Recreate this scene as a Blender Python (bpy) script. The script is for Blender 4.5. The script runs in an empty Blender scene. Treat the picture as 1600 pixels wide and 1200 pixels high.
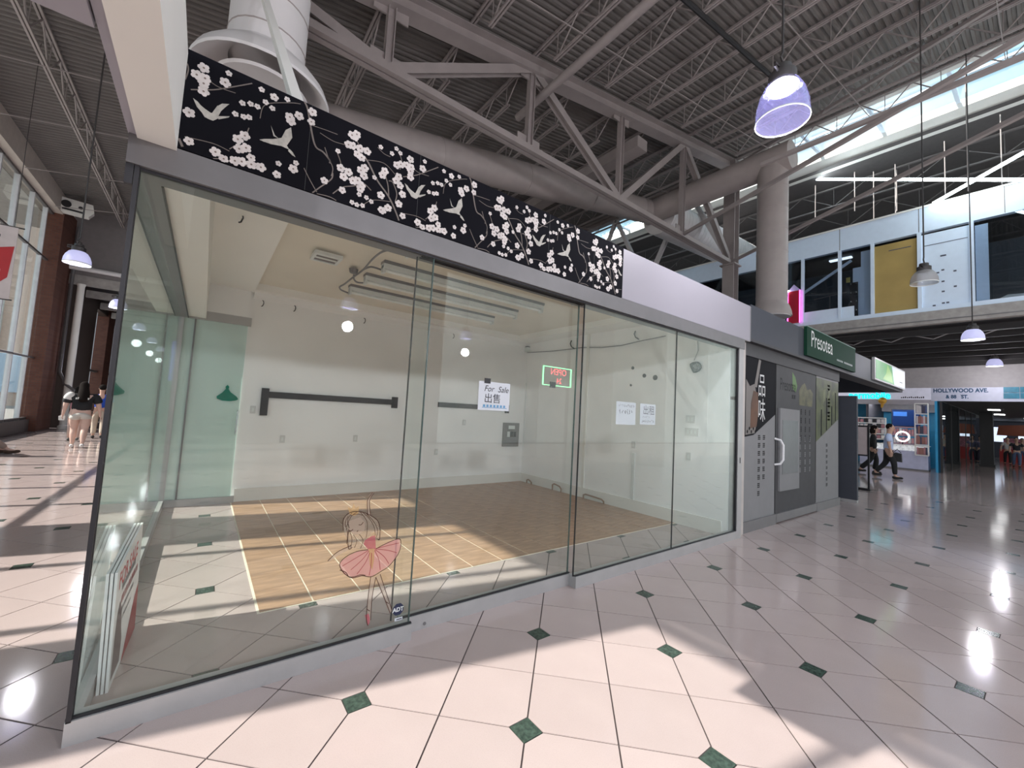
import bpy, math, random
from mathutils import Vector, Matrix
random.seed(7)
PI = math.pi
scene = bpy.context.scene
COL = scene.collection

# ------------------------------------------------------------------ camera
FPX = 634.199
CAM = Vector((0.36751678, -2.67304875, 1.59304672))
CR = Vector((0.79459205, -0.60462495, 0.05524615))
CU = Vector((-0.08610829, -0.02215194, 0.99603948))
CF = Vector((0.60100652, 0.79620221, 0.06966497))
cd = bpy.data.cameras.new('camera'); cam = bpy.data.objects.new('camera', cd); COL.objects.link(cam)
cd.sensor_width = 36.0; cd.lens = FPX / 1600 * 36; cd.clip_end = 400; cd.clip_start = .05
cam.matrix_world = Matrix(((CR.x, CU.x, -CF.x, CAM.x), (CR.y, CU.y, -CF.y, CAM.y), (CR.z, CU.z, -CF.z, CAM.z), (0, 0, 0, 1)))
scene.camera = cam

# ------------------------------------------------------------------ world, sun, exposure
SKY = .85
SUN = 6.0
world = bpy.data.worlds.new('sky'); scene.world = world; world.use_nodes = True
wn = world.node_tree; wn.nodes.clear()
wo = wn.nodes.new('ShaderNodeOutputWorld'); wb = wn.nodes.new('ShaderNodeBackground')
wt = wn.nodes.new('ShaderNodeTexCoord'); wz = wn.nodes.new('ShaderNodeTexNoise')
wz.inputs['Scale'].default_value = 2.2; wz.inputs['Detail'].default_value = 6
wr = wn.nodes.new('ShaderNodeValToRGB')
wr.color_ramp.elements[0].position = .45; wr.color_ramp.elements[0].color = (.42, .70, .87, 1)
wr.color_ramp.elements[1].position = .68; wr.color_ramp.elements[1].color = (.92, .95, .97, 1)
wn.links.new(wt.outputs['Generated'], wz.inputs['Vector']); wn.links.new(wz.outputs['Fac'], wr.inputs['Fac'])
wn.links.new(wr.outputs['Color'], wb.inputs['Color']); wb.inputs['Strength'].default_value = SKY
wn.links.new(wb.outputs[0], wo.inputs[0])
el, az = math.atan(.76), math.radians(-12)
sd = Vector((math.cos(az) * math.cos(el), math.sin(az) * math.cos(el), -math.sin(el)))
sl = bpy.data.lights.new('sun', 'SUN'); sl.energy = SUN; sl.angle = math.radians(.6); sl.color = (1, .95, .88)
so = bpy.data.objects.new('sun', sl); COL.objects.link(so); so.rotation_euler = sd.to_track_quat('-Z', 'Y').to_euler(); so.location = (-20, 5, 20)
vs = scene.view_settings
vs.view_transform = 'Standard'; vs.look = 'None'; vs.gamma = 1; vs.use_curve_mapping = False; vs.exposure = 0.6
scene.cycles.use_denoising = True
scene.cycles.transparent_max_bounces = 24
scene.cycles.max_bounces = 8; scene.cycles.diffuse_bounces = 5; scene.cycles.glossy_bounces = 4
scene.cycles.use_adaptive_sampling = True; scene.cycles.adaptive_threshold = .02

# ------------------------------------------------------------------ helpers
def at(u, v, axis, val):
    "the point of the world plane axis = val that photo pixel (u, v) looks at"
    d = CR * ((u - 800) / FPX) + CU * ((600 - v) / FPX) + CF
    i = 'xyz'.index(axis)
    return CAM + d * ((val - CAM[i]) / d[i])
def px(p):
    d = Vector(p) - CAM; z = d.dot(CF)
    if z < .05: return None
    return 800 + FPX * d.dot(CR) / z, 600 - FPX * d.dot(CU) / z, z

class MB:
    def __init__(s): s.v = []; s.f = []
    def add(s, vs_, fs):
        n = len(s.v); s.v += [tuple(p) for p in vs_]; s.f += [tuple(i + n for i in f) for f in fs]; return s
    def box(s, x0, x1, y0, y1, z0, z1):
        return s.add([(x0,y0,z0),(x1,y0,z0),(x1,y1,z0),(x0,y1,z0),(x0,y0,z1),(x1,y0,z1),(x1,y1,z1),(x0,y1,z1)],
                     [(0,3,2,1),(4,5,6,7),(0,1,5,4),(1,2,6,5),(2,3,7,6),(3,0,4,7)])
    def beam(s, a, b, w, h, up=(0,0,1)):
        a, b = Vector(a), Vector(b); d = (b - a).normalized(); u = Vector(up)
        if abs(d.dot(u)) > .99: u = Vector((1,0,0))
        r = d.cross(u).normalized(); u = r.cross(d)
        c = [(-1,-1),(1,-1),(1,1),(-1,1)]
        return s.add([p + r*(i*w/2) + u*(j*h/2) for p in (a, b) for i, j in c], [(3,2,1,0),(4,5,6,7),(0,1,5,4),(1,2,6,5),(2,3,7,6),(3,0,4,7)])
    def ibeam(s, a, b, w, h, t=.02, up=(0,0,1)):
        a, b = Vector(a), Vector(b); d = (b - a).normalized(); r = d.cross(Vector(up)).normalized(); u = r.cross(d)
        s.beam(a + u*(h/2-t/2), b + u*(h/2-t/2), w, t, up); s.beam(a - u*(h/2-t/2), b - u*(h/2-t/2), w, t, up)
        return s.beam(a, b, t, h-2*t, up)
    def tube(s, pts, r, n=10, cap=True):
        pts = [Vector(p) for p in pts]; rs = r if isinstance(r, (list, tuple)) else [r]*len(pts)
        base = len(s.v); u0 = None
        for i, p in enumerate(pts):
            d = (pts[min(i+1, len(pts)-1)] - pts[max(i-1, 0)]).normalized()
            if u0 is None:
                u0 = Vector((0,0,1)) if abs(d.z) < .9 else Vector((1,0,0))
            x = d.cross(u0).normalized(); u0 = x.cross(d).normalized()
            for k in range(n):
                a = 2*PI*k/n; s.v.append(tuple(p + (x*math.cos(a) + u0*math.sin(a))*rs[i]))
        for i in range(len(pts)-1):
            for k in range(n):
                q = base + i*n; k2 = (k+1) % n
                s.f.append((q+k, q+k2, q+n+k2, q+n+k))
        if cap:
            s.f.append(tuple(base+k for k in range(n))[::-1]); s.f.append(tuple(base+(len(pts)-1)*n+k for k in range(n)))
        return s
    def lathe(s, prof, c=(0,0,0), n=20):
        base = len(s.v)
        for r, z in prof:
            for k in range(n):
                a = 2*PI*k/n; s.v.append((c[0]+r*math.cos(a), c[1]+r*math.sin(a), c[2]+z))
        for i in range(len(prof)-1):
            for k in range(n):
                q = base+i*n; k2 = (k+1) % n; s.f.append((q+k, q+k2, q+n+k2, q+n+k))
        return s
    def ball(s, c, rx, ry=None, rz=None, n=10, m=7):
        ry = ry or rx; rz = rz or rx; base = len(s.v)
        for i in range(m+1):
            t = PI*i/m
            for k in range(n):
                a = 2*PI*k/n; s.v.append((c[0]+rx*math.sin(t)*math.cos(a), c[1]+ry*math.sin(t)*math.sin(a), c[2]-rz*math.cos(t)))
        for i in range(m):
            for k in range(n):
                q = base+i*n; k2 = (k+1) % n; s.f.append((q+k, q+k2, q+n+k2, q+n+k))
        return s
    def prism(s, poly, fn, d):
        "polygon of 2D points; fn maps (a, b, depth) to 3D"
        n = len(poly)
        s.add([fn(a,b,0) for a,b in poly] + [fn(a,b,d) for a,b in poly], [tuple(range(n))[::-1], tuple(range(n,2*n))] + [(i,(i+1)%n,n+(i+1)%n,n+i) for i in range(n)])
        return s
    def mesh(s, name, m=None, smooth=False):
        me = bpy.data.meshes.new(name); me.from_pydata(s.v, [], s.f); me.update()
        if m: me.materials.append(m)
        if smooth:
            for p in me.polygons: p.use_smooth = True
            try: me.set_sharp_from_angle(angle=math.radians(40))
            except Exception: pass
        return me
    def build(s, name, m, parent=None, smooth=False, **k):
        return obj(name, s.mesh(name, m, smooth), parent, **k)
def obj(name, me, parent=None, label=None, cat=None, group=None, kind=None):
    o = bpy.data.objects.new(name, me); COL.objects.link(o)
    if parent: o.parent = parent
    return tag(o, label, cat, group, kind)
def tag(o, label=None, cat=None, group=None, kind=None):
    if label: o['label'] = label
    if cat: o['category'] = cat
    if group: o['group'] = group
    if kind: o['kind'] = kind
    return o
def thing(name, label, cat, loc=(0,0,0), rz=0, group=None, kind=None):
    o = bpy.data.objects.new(name, None); COL.objects.link(o); o.location = loc; o.rotation_euler = (0,0,rz)
    o.empty_display_size = .1
    return tag(o, label, cat, group, kind)
def copy_tree(o, parent=None):
    c = o.copy(); COL.objects.link(c); c.parent = parent
    for ch in list(o.children): copy_tree(ch, c)
    return c
def B(*a): return MB().box(*a)

MATS = {}
def mat(name, col, rough=.5, metal=0., var=.06, scale=6., bump=0., bscale=60., spec=.5, emit=None, es=1., alpha=None, coords='Object'):
    if name in MATS: return MATS[name]
    m = bpy.data.materials.new(name); m.use_nodes = True; nt = m.node_tree; b = nt.nodes['Principled BSDF']
    b.inputs['Roughness'].default_value = rough; b.inputs['Metallic'].default_value = metal; b.inputs['Specular IOR Level'].default_value = spec
    tc = nt.nodes.new('ShaderNodeTexCoord'); nz = nt.nodes.new('ShaderNodeTexNoise'); nz.inputs['Scale'].default_value = scale; nz.inputs['Detail'].default_value = 4
    nt.links.new(tc.outputs[coords], nz.inputs['Vector'])
    rp = nt.nodes.new('ShaderNodeValToRGB'); rp.color_ramp.elements[0].position = .3; rp.color_ramp.elements[1].position = .7
    rp.color_ramp.elements[0].color = tuple(max(0, c*(1-var)) for c in col) + (1,); rp.color_ramp.elements[1].color = tuple(min(1, c*(1+var)) for c in col) + (1,)
    nt.links.new(nz.outputs['Fac'], rp.inputs['Fac']); nt.links.new(rp.outputs['Color'], b.inputs['Base Color'])
    if bump:
        n2 = nt.nodes.new('ShaderNodeTexNoise'); n2.inputs['Scale'].default_value = bscale; n2.inputs['Detail'].default_value = 3
        bp = nt.nodes.new('ShaderNodeBump'); bp.inputs['Strength'].default_value = bump; bp.inputs['Distance'].default_value = .01
        nt.links.new(tc.outputs[coords], n2.inputs['Vector']); nt.links.new(n2.outputs['Fac'], bp.inputs['Height']); nt.links.new(bp.outputs['Normal'], b.inputs['Normal'])
    if emit:
        b.inputs['Emission Color'].default_value = tuple(emit) + (1,); b.inputs['Emission Strength'].default_value = es
    if alpha is not None: b.inputs['Alpha'].default_value = alpha
    MATS[name] = m; return m
def glass(name, tint, f0=.04, rough=0., haze=0., hazecol=(.8,.85,.85)):
    if name in MATS: return MATS[name]
    m = bpy.data.materials.new(name); m.use_nodes = True; nt = m.node_tree; nt.nodes.clear()
    out = nt.nodes.new('ShaderNodeOutputMaterial'); tr = nt.nodes.new('ShaderNodeBsdfTransparent'); gl = nt.nodes.new('ShaderNodeBsdfGlossy')
    tr.inputs[0].default_value = tuple(tint) + (1,); gl.inputs['Roughness'].default_value = rough; gl.inputs[0].default_value = (.95,1,.98,1)
    lw = nt.nodes.new('ShaderNodeLayerWeight'); lw.inputs[0].default_value = .5
    pw = nt.nodes.new('ShaderNodeMath'); pw.operation = 'POWER'; pw.inputs[1].default_value = 5
    mu = nt.nodes.new('ShaderNodeMath'); mu.operation = 'MULTIPLY_ADD'; mu.inputs[1].default_value = 1-f0; mu.inputs[2].default_value = f0
    nt.links.new(lw.outputs['Facing'], pw.inputs[0]); nt.links.new(pw.outputs[0], mu.inputs[0])
    mx = nt.nodes.new('ShaderNodeMixShader'); nt.links.new(mu.outputs[0], mx.inputs[0]); nt.links.new(tr.outputs[0], mx.inputs[1]); nt.links.new(gl.outputs[0], mx.inputs[2])
    last = mx
    if haze:
        df = nt.nodes.new('ShaderNodeBsdfDiffuse'); df.inputs[0].default_value = tuple(hazecol) + (1,)
        m2 = nt.nodes.new('ShaderNodeMixShader'); m2.inputs[0].default_value = haze
        nt.links.new(mx.outputs[0], m2.inputs[1]); nt.links.new(df.outputs[0], m2.inputs[2]); last = m2
    nt.links.new(last.outputs[0], out.inputs[0]); MATS[name] = m; return m
def film(name, col, fac):
    "thin print on clear film: part of the light passes"
    if name in MATS: return MATS[name]
    m = bpy.data.materials.new(name); m.use_nodes = True; nt = m.node_tree; nt.nodes.clear()
    out = nt.nodes.new('ShaderNodeOutputMaterial'); tr = nt.nodes.new('ShaderNodeBsdfTransparent'); df = nt.nodes.new('ShaderNodeBsdfDiffuse')
    df.inputs[0].default_value = tuple(col) + (1,); tl = nt.nodes.new('ShaderNodeBsdfTranslucent'); tl.inputs[0].default_value = tuple(col) + (1,)
    a = nt.nodes.new('ShaderNodeMixShader'); a.inputs[0].default_value = .4; nt.links.new(df.outputs[0], a.inputs[1]); nt.links.new(tl.outputs[0], a.inputs[2])
    mx = nt.nodes.new('ShaderNodeMixShader'); mx.inputs[0].default_value = fac
    nt.links.new(tr.outputs[0], mx.inputs[1]); nt.links.new(a.outputs[0], mx.inputs[2]); nt.links.new(mx.outputs[0], out.inputs[0])
    MATS[name] = m; return m
def brickmat(name, c1, c2, mortar, sx, rot=0):
    if name in MATS: return MATS[name]
    m = mat(name, c1, .8); nt = m.node_tree; b = nt.nodes['Principled BSDF']
    tc = nt.nodes['Texture Coordinate']; mp = nt.nodes.new('ShaderNodeMapping'); mp.inputs['Rotation'].default_value = (PI/2, 0, rot) if rot is not None else (0,0,0)
    bt = nt.nodes.new('ShaderNodeTexBrick'); bt.inputs['Color1'].default_value = tuple(c1)+(1,); bt.inputs['Color2'].default_value = tuple(c2)+(1,); bt.inputs['Mortar'].default_value = tuple(mortar)+(1,)
    bt.inputs['Scale'].default_value = sx; bt.inputs['Mortar Size'].default_value = .02
    nt.links.new(tc.outputs['Object'], mp.inputs['Vector']); nt.links.new(mp.outputs[0], bt.inputs['Vector']); nt.links.new(bt.outputs['Color'], b.inputs['Base Color'])
    return m
def text(name, body, size, m, fn, parent=None, align='LEFT', sx=1., extrude=0., shear=0., bold=0., **k):
    "lettering as a mesh; fn maps text (x, y, depth) to 3D"
    cu = bpy.data.curves.new(name, 'FONT'); cu.body = body; cu.size = size; cu.align_x = align; cu.extrude = extrude; cu.shear = shear; cu.offset = bold; cu.resolution_u = 3
    o = bpy.data.objects.new(name, cu); COL.objects.link(o)
    bpy.context.view_layer.update(); dg = bpy.context.evaluated_depsgraph_get()
    me = bpy.data.meshes.new_from_object(o.evaluated_get(dg)); COL.objects.unlink(o); bpy.data.objects.remove(o)
    for v in me.vertices: v.co = fn(v.co.x*sx, v.co.y, v.co.z)
    me.materials.clear(); me.materials.append(m); me.name = name
    return obj(name, me, parent, **k)

# ------------------------------------------------------------------ materials
def tilemat():
    m = mat('floor_tile', (.46,.378,.362), .10, var=.03, scale=3, coords='Object'); nt = m.node_tree; b = nt.nodes['Principled BSDF']
    oi = nt.nodes.new('ShaderNodeObjectInfo'); rp = nt.nodes['Color Ramp']
    mx = nt.nodes.new('ShaderNodeMix'); mx.data_type = 'RGBA'; mx.blend_type = 'MULTIPLY'; mx.inputs[0].default_value = 1
    r2 = nt.nodes.new('ShaderNodeMapRange'); r2.inputs['To Min'].default_value = .95; r2.inputs['To Max'].default_value = 1.03
    nt.links.new(oi.outputs['Random'], r2.inputs[0]); nt.links.new(rp.outputs['Color'], mx.inputs[6]); nt.links.new(r2.outputs[0], mx.inputs[7])
    ns = nt.nodes.new('ShaderNodeTexNoise'); ns.inputs['Scale'].default_value = 260; r3 = nt.nodes.new('ShaderNodeMapRange'); r3.inputs['From Min'].default_value = .3; r3.inputs['From Max'].default_value = .45; r3.inputs['To Min'].default_value = .88; r3.inputs['To Max'].default_value = 1
    nt.links.new(nt.nodes['Texture Coordinate'].outputs['Object'], ns.inputs['Vector']); nt.links.new(ns.outputs['Fac'], r3.inputs[0])
    m2 = nt.nodes.new('ShaderNodeMix'); m2.data_type = 'RGBA'; m2.blend_type = 'MULTIPLY'; m2.inputs[0].default_value = 1
    nt.links.new(mx.outputs[2], m2.inputs[6]); nt.links.new(r3.outputs[0], m2.inputs[7]); nt.links.new(m2.outputs[2], b.inputs['Base Color'])
    return m
M_TILE = tilemat()
M_GROUT = mat('grout', (.07,.052,.052), .8)
M_GREEN = mat('green_marble', (.045,.07,.056), .15, var=.5, scale=40)
M_ALU = mat('brushed_aluminium', (.42,.415,.415), .42, .25, var=.05, bump=.05)
M_ALUD = mat('grey_aluminium', (.19,.185,.19), .4, .3, var=.05)
M_BLACK = mat('black_gasket', (.012,.012,.016), .5)
M_WHITE = mat('white_paint', (.78,.77,.73), .6, var=.02, scale=2)
M_CEIL = mat('cream_ceiling', (.90,.89,.86), .7, var=.02, scale=2)
M_WALL = mat('store_wall', (.90,.90,.90), .65, var=.03, scale=1.5)
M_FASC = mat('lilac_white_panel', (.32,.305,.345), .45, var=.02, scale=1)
M_STEEL = mat('painted_steel', (.35,.31,.30), .55, var=.06, scale=3)
M_DECK = mat('roof_deck', (.175,.16,.15), .6, var=.10, scale=1.2)
M_DUCT = mat('duct_paint', (.40,.355,.34), .5, var=.05, scale=3)
M_DUCTW = mat('white_duct', (.72,.70,.70), .5, var=.03, scale=3)
M_GLASS = glass('store_glass', (.960,.984,.970))
M_GLASS2 = glass('green_glass', (.965,.99,.98), haze=.03, hazecol=(.75,.85,.82))
M_WIN = glass('window_glass', (.98,.985,.98))
M_DGLASS = glass('dark_glass', (.35,.40,.45), .06); M_UGLASS = glass('upper_glass', (.80,.84,.88), .05)
M_CONC = mat('concrete', (.36,.34,.32), .8, var=.12, bump=.2)
M_BRICK = brickmat('brick', (.10,.035,.022), (.13,.048,.03), (.09,.05,.04), 3.2)
M_BROWN = mat('brown_panel', (.035,.022,.017), .5)
M_DARK = mat('dark_paint', (.02,.02,.022), .6)
M_GREYW = mat('grey_wall', (.22,.20,.20), .7)
M_BLUEW = mat('sky_tinted_panel', (.72,.84,.98), .5, var=.02)  # blue cast of the skylight put into the base colour
M_LAMP = mat('lamp_glow', (.9,.9,1), .4, emit=(.95,.93,1), es=9)
M_STRIP = mat('strip_glow', (.9,1,1), .3, emit=(.85,.97,1), es=14)
M_SOOT = mat('lamp_housing', (.05,.045,.045), .5)

# ------------------------------------------------------------------ floor
S = .914; q = 2**-.5; OL = (-2.016, -1.453)
def lat(a, b):  # lattice metres -> world
    x, y = a - OL[0], b - OL[1]; return (q*x + q*y, -q*x + q*y)
def gridmat4(a, b):
    w = lat(a, b); return Matrix.Translation((w[0], w[1], 0)) @ Matrix.Rotation(-PI/4, 4, 'Z')
FX0, FX1, FY0, FY1 = -4.5, 60, -14.3, 40
floor = B(FX0, FX1, FY0, FY1, -.12, -.004).build('floor', M_GROUT, label='pale pink polished tile floor of the mall concourse', cat='floor', kind='structure')
T2 = S/2; g = .0042; c = .087; t = .004
def tile_mesh(k):
    h = T2; P = [(g,g),(h-g,g),(h-g,h-g),(g,h-g)]
    poly = []
    for i, p in enumerate(P):
        if i == k:
            sx = 1 if p[0] < h/2 else -1; sy = 1 if p[1] < h/2 else -1
            a, b = (p[0]+sx*(c-g), p[1]), (p[0], p[1]+sy*(c-g))
            poly += [b, a] if i in (0, 2) else [a, b]
        else: poly.append(p)
    return poly
TP = [tile_mesh(k) for k in range(4)]
TM = [MB().prism(TP[k], lambda a,b,d: (a,b,-.02+d), .02).mesh('tile', M_TILE) for k in range(4)]
ih = c - .004
DM = MB().prism([(-ih,0),(0,-ih),(ih,0),(0,ih)], lambda a,b,d: (a,b,-.02+d), .0203).mesh('insert_tile', M_GREEN)
cells, diam = [], []
N = 150
def hidden(w): return 1.2 < w[0] < 6.3 and 1.3 < w[1] < 4.5 or w[0] > 7.2 and w[1] > .9 and w[0] < 11
for i in range(-N, N):
    for j in range(-N, N):
        w = lat((i+.5)*T2, (j+.5)*T2)
        if not (FX0+.2 < w[0] < 55 and -13.9 < w[1] < 24) or hidden(w): continue
        if w[0] < -.4 and w[1] > 20 or w[0] > 0 and w[1] > 5.2: continue
        P = px((w[0], w[1], 0)); sc = 0
        if P and -120 < P[0] < 1720 and P[1] < 1330: sc = 1/(P[2]**2)
        k = {(0,0):0,(1,0):1,(1,1):2,(0,1):3}[(i % 2, j % 2)]
        cells.append((sc, i, j, k))
        if i % 2 == 0 and j % 2 == 0:
            diam.append((sc, i, j))
cells.sort(key=lambda r: -r[0]); diam.sort(key=lambda r: -r[0])
# cut corner must be the one that touches an insert (even, even grid crossings)
for n, (sc, i, j, k) in enumerate(cells[:300]):
    o = obj('tile', TM[k], floor); o.matrix_local = gridmat4(i*T2, j*T2)
rest = MB()
for sc, i, j, k in cells[300:]:
    R4 = gridmat4(i*T2, j*T2); n = len(TP[k])
    rest.add([R4 @ Vector((a, b, -.0002)) for a, b in TP[k]], [tuple(range(n))])
rest.build('distant_tiles', M_TILE, floor, kind='stuff')
for sc, i, j in diam[:260]:
    o = obj('insert_tile', DM, floor); o.matrix_local = gridmat4(i*T2, j*T2)
rest = MB()
for sc, i, j in diam[260:]:
    R4 = gridmat4(i*T2, j*T2); rest.add([R4 @ Vector((a, b, .0002)) for a, b in [(-ih,0),(0,-ih),(ih,0),(0,ih)]], [(0,1,2,3)])
rest.build('distant_insert_tiles', M_GREEN, floor, kind='stuff')

# ------------------------------------------------------------------ window wall on the left
WX = -4.5
ww = thing('window_1', 'tall grid of daylit windows in pale frames along the left concourse', 'window', (WX,0,0), kind='structure')
M_MULL = mat('window_frame_white', (.62,.62,.64), .4); M_TRANS = mat('window_frame_dark', (.09,.08,.08), .5)
piers = [(-11.5,-10.4),(-8.3,-7.2),(-5.1,-4.0),(-1.95,-.9),(.95,2.03),(4.0,5.1),(18.9,20.6)]
ys = [18.226 - 1.33*k for k in range(24)]
mm = B(-.12,0,-.035,.035,.42,7.87).mesh('mullion', M_MULL)
for y in ys:
    if any(a-.05 < y < b+.05 for a, b in piers): continue
    o = obj('mullion', mm, ww); o.location = (0, y, 0)
for z, h in ((.46,.07),(2.58,.055),(6.12,.06),(7.83,.07)):
    B(-.08,.0,-12,18.95,z-h/2,z+h/2).build('transom', M_TRANS, ww)
edges = sorted([18.9] + ys, reverse=True)
for (z0, z1) in ((.5,2.53),(2.63,6.07),(6.17,7.79)):
    pm = B(-.065,-.055,-1.3,0,z0,z1).mesh('pane', M_WIN)
    for y in edges:
        if y < -11: continue
        o = obj('pane', pm, ww); o.location = (0, y-.02, 0)
B(-4.75,-4.42,-12,18.95,0,.42).build('wall_left', mat('dark_base', (.10,.085,.08), .6), label='dark low wall under the left windows', cat='wall', kind='structure')
wl2 = thing('wall_left', 'brick piers standing between the left windows', 'wall', (WX,0,0), kind='structure')
for a, b in piers:
    o = B(-.25,.04 if b < 18 else .25,a,b,0,8.25).build('brick_pier', M_BRICK, wl2)
bk = thing('trim_1', 'beige bulkhead beam running above the left windows', 'bulkhead', (WX,0,0), kind='structure')
B(-.2,.22,-12,20.4,7.88,8.58).build('bulkhead', mat('beige_bulkhead', (.52,.46,.41), .6), bk)
B(-.2,-.02,-12,20.4,8.58,9.0).build('bulkhead_back', M_STEEL, bk)
# eave added outside to cut off the high sun, and the street
B(-6.55,-4.75,-14,21,7.75,8.05).build('trim_2', M_CONC, label='concrete eave added outside to shade the upper left windows', cat='eave', kind='structure')
B(-80,-4.75,-40,90,-.2,-.05).build('floor', mat('pavement', (.42,.40,.38), .9), label='grey pavement outside the left windows', cat='pavement', kind='structure')
bl = thing('building', 'peach stucco building seen through the left windows', 'building', (-16,46,0))
B(-22,13,0,8,-.05,22).build('wall', mat('peach_stucco', (.80,.58,.47), .9, var=.08), bl)
for k in range(9):
    B(-22+3.6*k,-20.2+3.6*k,-.12,-.02,1,4).build('window', M_BLUEW, bl)
    B(-22+3.6*k,-21.7+3.6*k,-.25,0,0,20).build('pilaster', M_WHITE, bl)

# ------------------------------------------------------------------ roof over the concourse
RS = .186; RA = 9.4
def rz(x): return RA + RS*x
roofd = MB(); xa, xb = -4.7, 17.25
y = -4.2; prof = []
pitch = .155
while y < 23:
    prof += [(y, 0), (y+.06, 0), (y+.078, .045), (y+.135, .045)]; y += pitch
n = len(prof)
roofd.add([(x, yy, rz(x)+dz) for x in (xa, xb) for yy, dz in prof], [(i, i+1, n+i+1, n+i) for i in range(n-1)])
roofd.build('ceiling', M_DECK, label='ribbed metal roof deck sloping up over the concourse', cat='ceiling', kind='structure')
MB().add([(x, yy, rz(x)+.1) for x in (xa, xb) for yy in (-4.2, 23)], [(0,1,3,2)]).build('ceiling', M_DARK, label='dark roofing above the metal deck', cat='roof', kind='structure')
gr = thing('window_3', 'glazed roof bay added behind the viewer for fill daylight', 'skylight', (0,0,0), kind='structure')  # unseen roof glazing added to raise the ambient daylight
for k in range(8): MB().beam((xa,-13.6+1.25*k,rz(xa)+.08),(xb,-13.6+1.25*k,rz(xb)+.08), .08, .12).build('glazing_bar', M_WHITE, gr)
MB().beam((xa,-9.2,rz(xa)+.16),(xb,-9.2,rz(xb)+.16), 9.8, .02).build('pane', M_WIN, gr)

def joist(x, y0, y1, label, zt=None, depth=.72, pan=1.25, group='roof joists', m=M_STEEL):
    z = (rz(x) if zt is None else zt) - .03
    j = thing('roof_joist', label, 'joist', (x, 0, z), group=group)
    tc = MB().box(-.055,-.012,y0,y1,-.06,0).box(.012,.055,y0,y1,-.06,0).build('top_chord', m, j)
    MB().box(-.05,-.012,y0+.8,y1-.8,-depth,-depth+.05).box(.012,.05,y0+.8,y1-.8,-depth,-depth+.05).build('bottom_chord', m, j)
    w1 = MB().tube([(0,0,-.04),(0,pan/2,-depth+.03)], .018, 5).mesh('web_bar', m); w2 = MB().tube([(0,0,-depth+.03),(0,pan/2,-.04)], .018, 5).mesh('web_bar', m)
    w3 = MB().tube([(0,0,-depth+.03),(0,0,-.04)], .010, 5).mesh('web_bar', m)
    k = 0; yy = y0+.3
    while yy+pan < y1:
        a = obj('web_bar', w1, j); a.location = (0, yy, 0)
        b = obj('web_bar', w2, j); b.location = (0, yy+pan/2, 0)
        d = obj('web_bar', w3, j); d.location = (0, yy+pan/2, 0)
        yy += pan
    return j
TY = 5.0
ORD = ['first','second','third','fourth','fifth','sixth','seventh','eighth','ninth','tenth','eleventh','twelfth','thirteenth']
for k in range(-5, 7):
    x = 6.205 + 1.8*k
    joist(x, -4.4, TY-.1, ORD[k+5] + ' open-web roof joist from the windows, in front of the truss', group='front roof joists')
    joist(x+.0, TY+.1, 20.5, ORD[k+5] + ' open-web roof joist from the windows, behind the truss', group='rear roof joists')
# heavier beam over the left concourse
lb = thing('roof_beam', 'long double steel beam under the deck above the left concourse', 'beam', (-3.0,0,0))
MB().box(-.12,-.03,-13,20.3,9.28,9.36).box(.03,.12,-13,20.3,9.28,9.36).build('bottom_flange', M_STEEL, lb)
B(-.03,.03,-13,20.3,9.28,8.9+.62).build('web_plate', M_STEEL, lb)
# bridging rods across joists
for k, y in enumerate((-2.2, .6, 3.2, 7.2, 9.6, 12, 15, 18)):
    MB().beam((-4.3, y, rz(-4.3)-.75), (16.8, y, rz(16.8)-.75), .016, .02).build('bridging_rod', M_STEEL, label=ORD[k] + ' thin bridging bar across the roof joists from the camera', cat='bar', group='bridging bars')

# main truss along X at Y = 5
tr = thing('roof_truss', 'deep white-grey steel truss over the glass unit carrying the roof', 'truss', (0,TY,0))
nodes = [-8.0+3.6-0.0, -.9, 2.67, 6.25, 9.78, 13.25, 16.87]; nodes[0] = -4.5
ZB = 8.13
def top(x): return rz(x) - .35
MB().ibeam((-4.6,0,rz(-4.6)-.30), (17.2,0,rz(17.2)-.30), .36, .36).build('top_chord', M_STEEL, tr)
MB().box(-4.6,16.9,-.13,-.02,ZB-.09,ZB+.06).box(-4.6,16.9,.02,.13,ZB-.09,ZB+.06).box(-4.6,16.9,-.02,.02,ZB+.02,ZB+.06).build('bottom_chord', M_STEEL, tr)
for i, x in enumerate(nodes[1:6]):
    MB().ibeam((x,0,ZB), (x,0,top(x)), .16, .16, .018, up=(1,0,0)).build('vertical', M_STEEL, tr)
    B(x-.35,x+.35,-.014,.014,ZB-.05,ZB+.32).build('gusset_plate', M_STEEL, tr)
    B(x-.35,x+.35,-.014,.014,top(x)-.3,top(x)+.05).build('gusset_plate', M_STEEL, tr)
seq = [(-4.5,1),(-.9,0),(2.67,0),(6.25,1),(9.78,0),(13.25,1),(16.87,0)]
for (xa_, ta), (xb_, tb) in zip(seq, seq[1:]):
    if (xa_, xb_) == (-.9, 2.67): ta = 1
    MB().ibeam((xa_,0,top(xa_) if ta else ZB), (xb_,0,top(xb_) if tb else ZB), .2, .18, .02, up=(0,1,0)).build('diagonal', M_STEEL, tr)
# steel column at its end
co = thing('steel_column', 'tall steel column at the end of the truss beside the skylight', 'column', (16.95,TY,0))
MB().ibeam((0,0,0), (0,0,12.4), .45, .42, .03, up=(1,0,0)).build('shaft', M_STEEL, co)
B(-.3,.3,-.3,.3,ZB-.14,ZB-.09).build('cap_plate', M_STEEL, co)
B(.20,.26,-.2,.2,0,12.3).build('painted_light_side', M_BLUEW, co)  # pale plate puts the light side of the column into colour
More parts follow.
